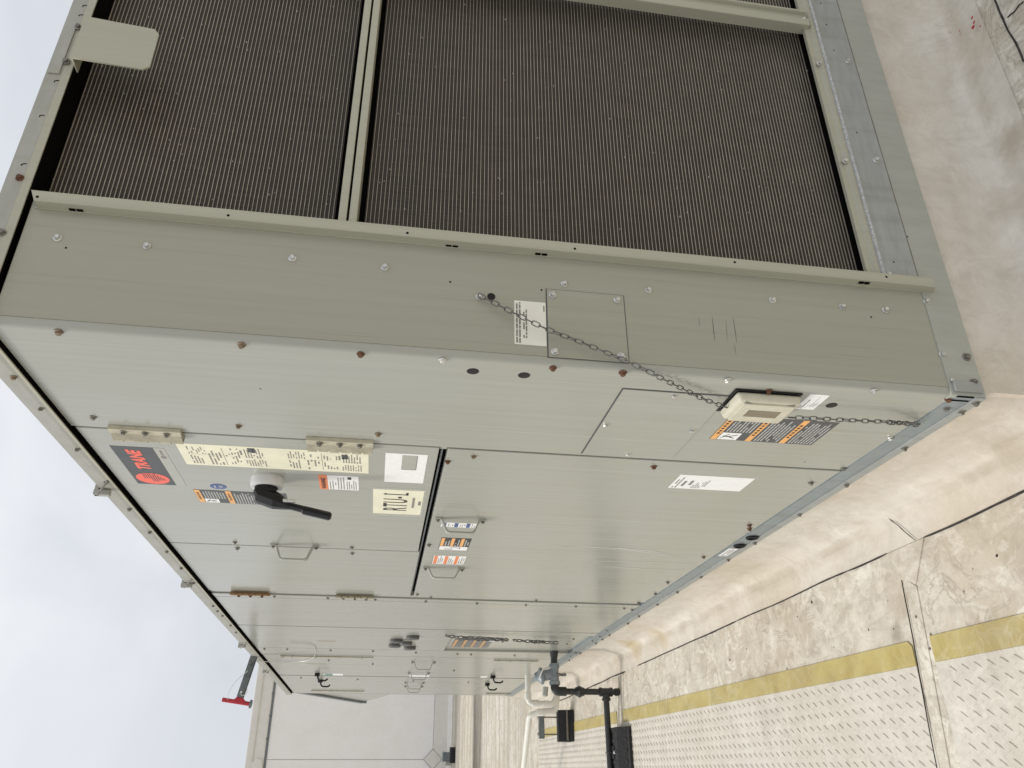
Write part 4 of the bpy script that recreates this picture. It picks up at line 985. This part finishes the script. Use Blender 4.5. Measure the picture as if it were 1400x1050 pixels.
# thin looped cable on the panels below it
cp = [onY(341, 906.5, YA - .03), onX(352, 904, -.02), onX(375, 905.2, -.008), onX(400, 905.2, -.006), onX(420, 903, -.006), onX(430, 897, -.006), onX(431, 889, -.006), onX(428, 883, -.006), onX(415, 880, -.006), onX(395, 879, -.006)]
bm = B(); tube(bm, smoothpath(cp, 5), .0022, 6)
tag(obj('cable', bm, 'wire', smooth=True), 'thin pale cable looping over the far upper panels from the grey arm', 'cable')

# ------------------------------------------------------------------ gas pipe with regulator
YG = 3.70
gp = thing('gas_pipe', 'black gas pipe with grey regulator dropping from the unit to the roof', 'pipe', (-.22, YG, ROOF))
zg = .163; xe = -.224
bm = B(); lathe(bm, (.028, YG, zg), LN, [(0, .045), (.012, .045), (.016, .03), (.06, .020), (.062, .020)], 14); obj('wall_flange', bm, 'black_pipe', gp, smooth=True)
bm = B(); tube(bm, [(-.02, YG, zg), (-.075, YG, zg)], .021, 14); obj('nipple', bm, 'black_pipe', gp, smooth=True)
bm = B(); lathe(bm, (-.062, YG, zg), LN, [(0, .030), (.012, .033), (.03, .031), (.034, .026), (.10, .028), (.105, .034), (.125, .034)], 14)
lathe(bm, (-.125, YG + .005, zg + .015), (-.15, .1, 1), [(0, .03), (.05, .032), (.06, .05), (.075, .05), (.088, .03), (.11, .022)], 14); obj('regulator', bm, 'grey_iron', gp, smooth=True)
bm = B(); tube(bm, bend([(-.09, YG - .03, zg + .03), (-.10, YG - .05, zg + .085), (-.15, YG - .035, zg + .10)], .03, 4), .005, 6); obj('vent_tube', bm, 'pvc', gp, smooth=True)
bm = B(); lathe(bm, (-.20, YG - .01, zg + .06), (-1, 0, .1), [(0, .017), (.05, .017), (.055, .012)], 10); obj('vent_cap', bm, 'galv_pale', gp, smooth=True)
for dz in (.028, -.03):
    bm = B(); lathe(bm, (-.13, YG - .02, zg + dz * .6 - .02), (0, -.6, -1), [(0, .009), (.03, .009), (.032, .006)], 8); obj('plug', bm, 'dull_zinc', gp)
bm = B(); tube(bm, bend([(-.165, YG, zg), (xe, YG, zg), (xe, YG, zg - .07)], .04, 6), .027, 14); obj('elbow', bm, 'black_pipe', gp, smooth=True)
zt_ = -.160
bm = B(); tube(bm, [(xe, YG, zg - .05), (xe, YG, zt_)], .0185, 14); obj('drop_pipe', bm, 'black_pipe', gp, smooth=True)
bm = B(); lathe(bm, (xe, YG, .035), (0, 0, -1), [(0, .024), (.014, .028), (.02, .034), (.034, .034), (.04, .028), (.056, .024)], 8); obj('union', bm, 'black_pipe', gp)
bm = B(); lathe(bm, (xe, YG, zt_ + .042), (0, 0, -1), [(0, .027), (.014, .027), (.016, .023), (.066, .023), (.068, .027), (.082, .027)], 14); lathe(bm, (xe - .015, YG, zt_), LN, [(0, .023), (.02, .023), (.022, .027), (.036, .027)], 14); obj('tee', bm, 'black_pipe', gp, smooth=True)
bm = B(); tube(bm, [(xe, YG, zt_), (xe, YG, -.238)], .0175, 14); lathe(bm, (xe, YG, -.218), (0, 0, -1), [(0, .023), (.022, .023), (.028, .016)], 12); obj('drip_leg', bm, 'black_pipe', gp, smooth=True)
bm = B(); tube(bm, [(xe - .03, YG, zt_), (-2.6, YG - .02, zt_)], .0185, 14); obj('branch_pipe', bm, 'black_pipe', gp, smooth=True)
# ------------------------------------------------------------------ support blocks
def rubber_block(label, x0, x1, yc, h, dep, ribs=True):
    t = thing('pipe_support_block', label, 'pipe support', ((x0 + x1) / 2, yc, ROOF))
    bm = B(); prism(bm, [(yc - dep, ROOF + .0045), (yc - dep, ROOF + .022), (yc - dep * .78, ROOF + .024), (yc - dep * .42, ROOF + h), (yc + dep * .42, ROOF + h), (yc + dep * .78, ROOF + .024), (yc + dep, ROOF + .022), (yc + dep, ROOF + .0045)], 'x', x0, x1); obj('block_body', bm, 'rubber', t)
    return t
b2 = rubber_block('black ribbed rubber block carrying the black gas pipe', -.70, -.43, YG - .06, .072, .14)
for k in range(5):
    bm = B(); x = -.685 + k * .058; prism(bm, [(YG - .185, ROOF + .006), (YG - .17, ROOF + .032), (YG - .12, ROOF + .050), (YG - .10, ROOF + .076), (YG + .0, ROOF + .076), (YG + .07, ROOF + .006)], 'x', x, x + .018); obj('rib', bm, 'rubber', b2)
bm = B(); box(bm, -.60, -.53, YG - .06, YG + .03, ROOF + .058, ROOF + .080, .004); obj('saddle', bm, 'rubber', b2)
bm = B(); tube(bm, [(-.565, YG - .02 + .026 * math.cos(a), zt_ + .026 * math.sin(a)) for a in [math.pi * 1.25 - k * math.pi * 1.5 / 10 for k in range(11)]], .004, 6); obj('pipe_clamp', bm, 'black_pipe', b2)
bm = B(); lathe(bm, (-.565, YG - .05, zt_ - .02), (0, -1, .2), [(0, .011), (.012, .011), (.016, .006)], 6); obj('clamp_bolt', bm, 'zinc', b2)
b1 = rubber_block('black rubber block with two threaded rods and a raised grey channel for the white drain', -.445, -.225, 5.02, .115, .075)
for x in (-.275, -.395):
    bm = B(); tube(bm, [(x, 5.02, ROOF + .10), (x, 5.02, .022)], .0055, 8); obj('threaded_rod', bm, 'dull_zinc', b1)
    bm = B(); lathe(bm, (x, 5.02, .012), (0, 0, 1), [(0, .013), (.010, .013)], 6); obj('nut', bm, 'zinc', b1)
bm = B(); box(bm, -.425, -.245, 5.0, 5.04, -.030, .010, .002); obj('channel', bm, 'strut', b1)
bm = B(); box(bm, -.44, -.23, 4.944, 4.952, ROOF + .05, ROOF + .062); obj('groove', bm, 'dull_zinc', b1)
# ------------------------------------------------------------------ white condensate drain
YP = 4.80
cdp = thing('drain_pipe', 'white plastic condensate drain with U trap leaving the far base of the unit', 'pipe', (-.2, YP, ROOF))
q = lambda x, y: (690 + x / 6.178, 880 + y / 6.178)
P0, P1, P2 = onY(*q(190, 300), YP), onY(*q(197, 505), YP), onY(*q(400, 512), YP)
P0.x = .0; P3 = onY(*q(445, 425), YP + .03); P4 = onY(*q(415, 570), YP + .03); P5 = onY(*q(235, 580), YP + .03)
bm = B(); tube(bm, bend([(.0, YP, P1.z), P1, P2], .05, 6), .021, 14); obj('inlet_pipe', bm, 'pvc', cdp, smooth=True)
bm = B(); tube(bm, bend([P2 + Vector((0, 0, .05)), P2 + Vector((0, .0, -.012)), P3, P4 + Vector((0, 0, -.01)), P5 + Vector((0, 0, -.03))], .03, 5), .023, 14); obj('trap', bm, 'pvc', cdp, smooth=True)
PE = onY(*q(160, 1050), 5.35); PM = P5 + Vector((-.02, .02, .02))
PF = PM + (PE - PM) * 3.0
bm = B(); tube(bm, bend([P5 + Vector((0, 0, -.05)), PM, PF], .03, 5), .021, 14); obj('drain_run', bm, 'pvc', cdp, smooth=True)
for c, ax in ((P1 + Vector((0, 0, -.055)), (0, 0, 1)), (P2 + Vector((0, 0, .045)), (0, 0, 1)), (P1 + Vector((.05, 0, 0)), (1, 0, 0)), (P5 + Vector((0, 0, -.06)), (0, 0, 1))):
    bm = B(); lathe(bm, c, ax, [(-.022, .0225), (-.022, .026), (.022, .026), (.022, .0225)], 14); obj('coupling', bm, 'pvc', cdp, smooth=True)
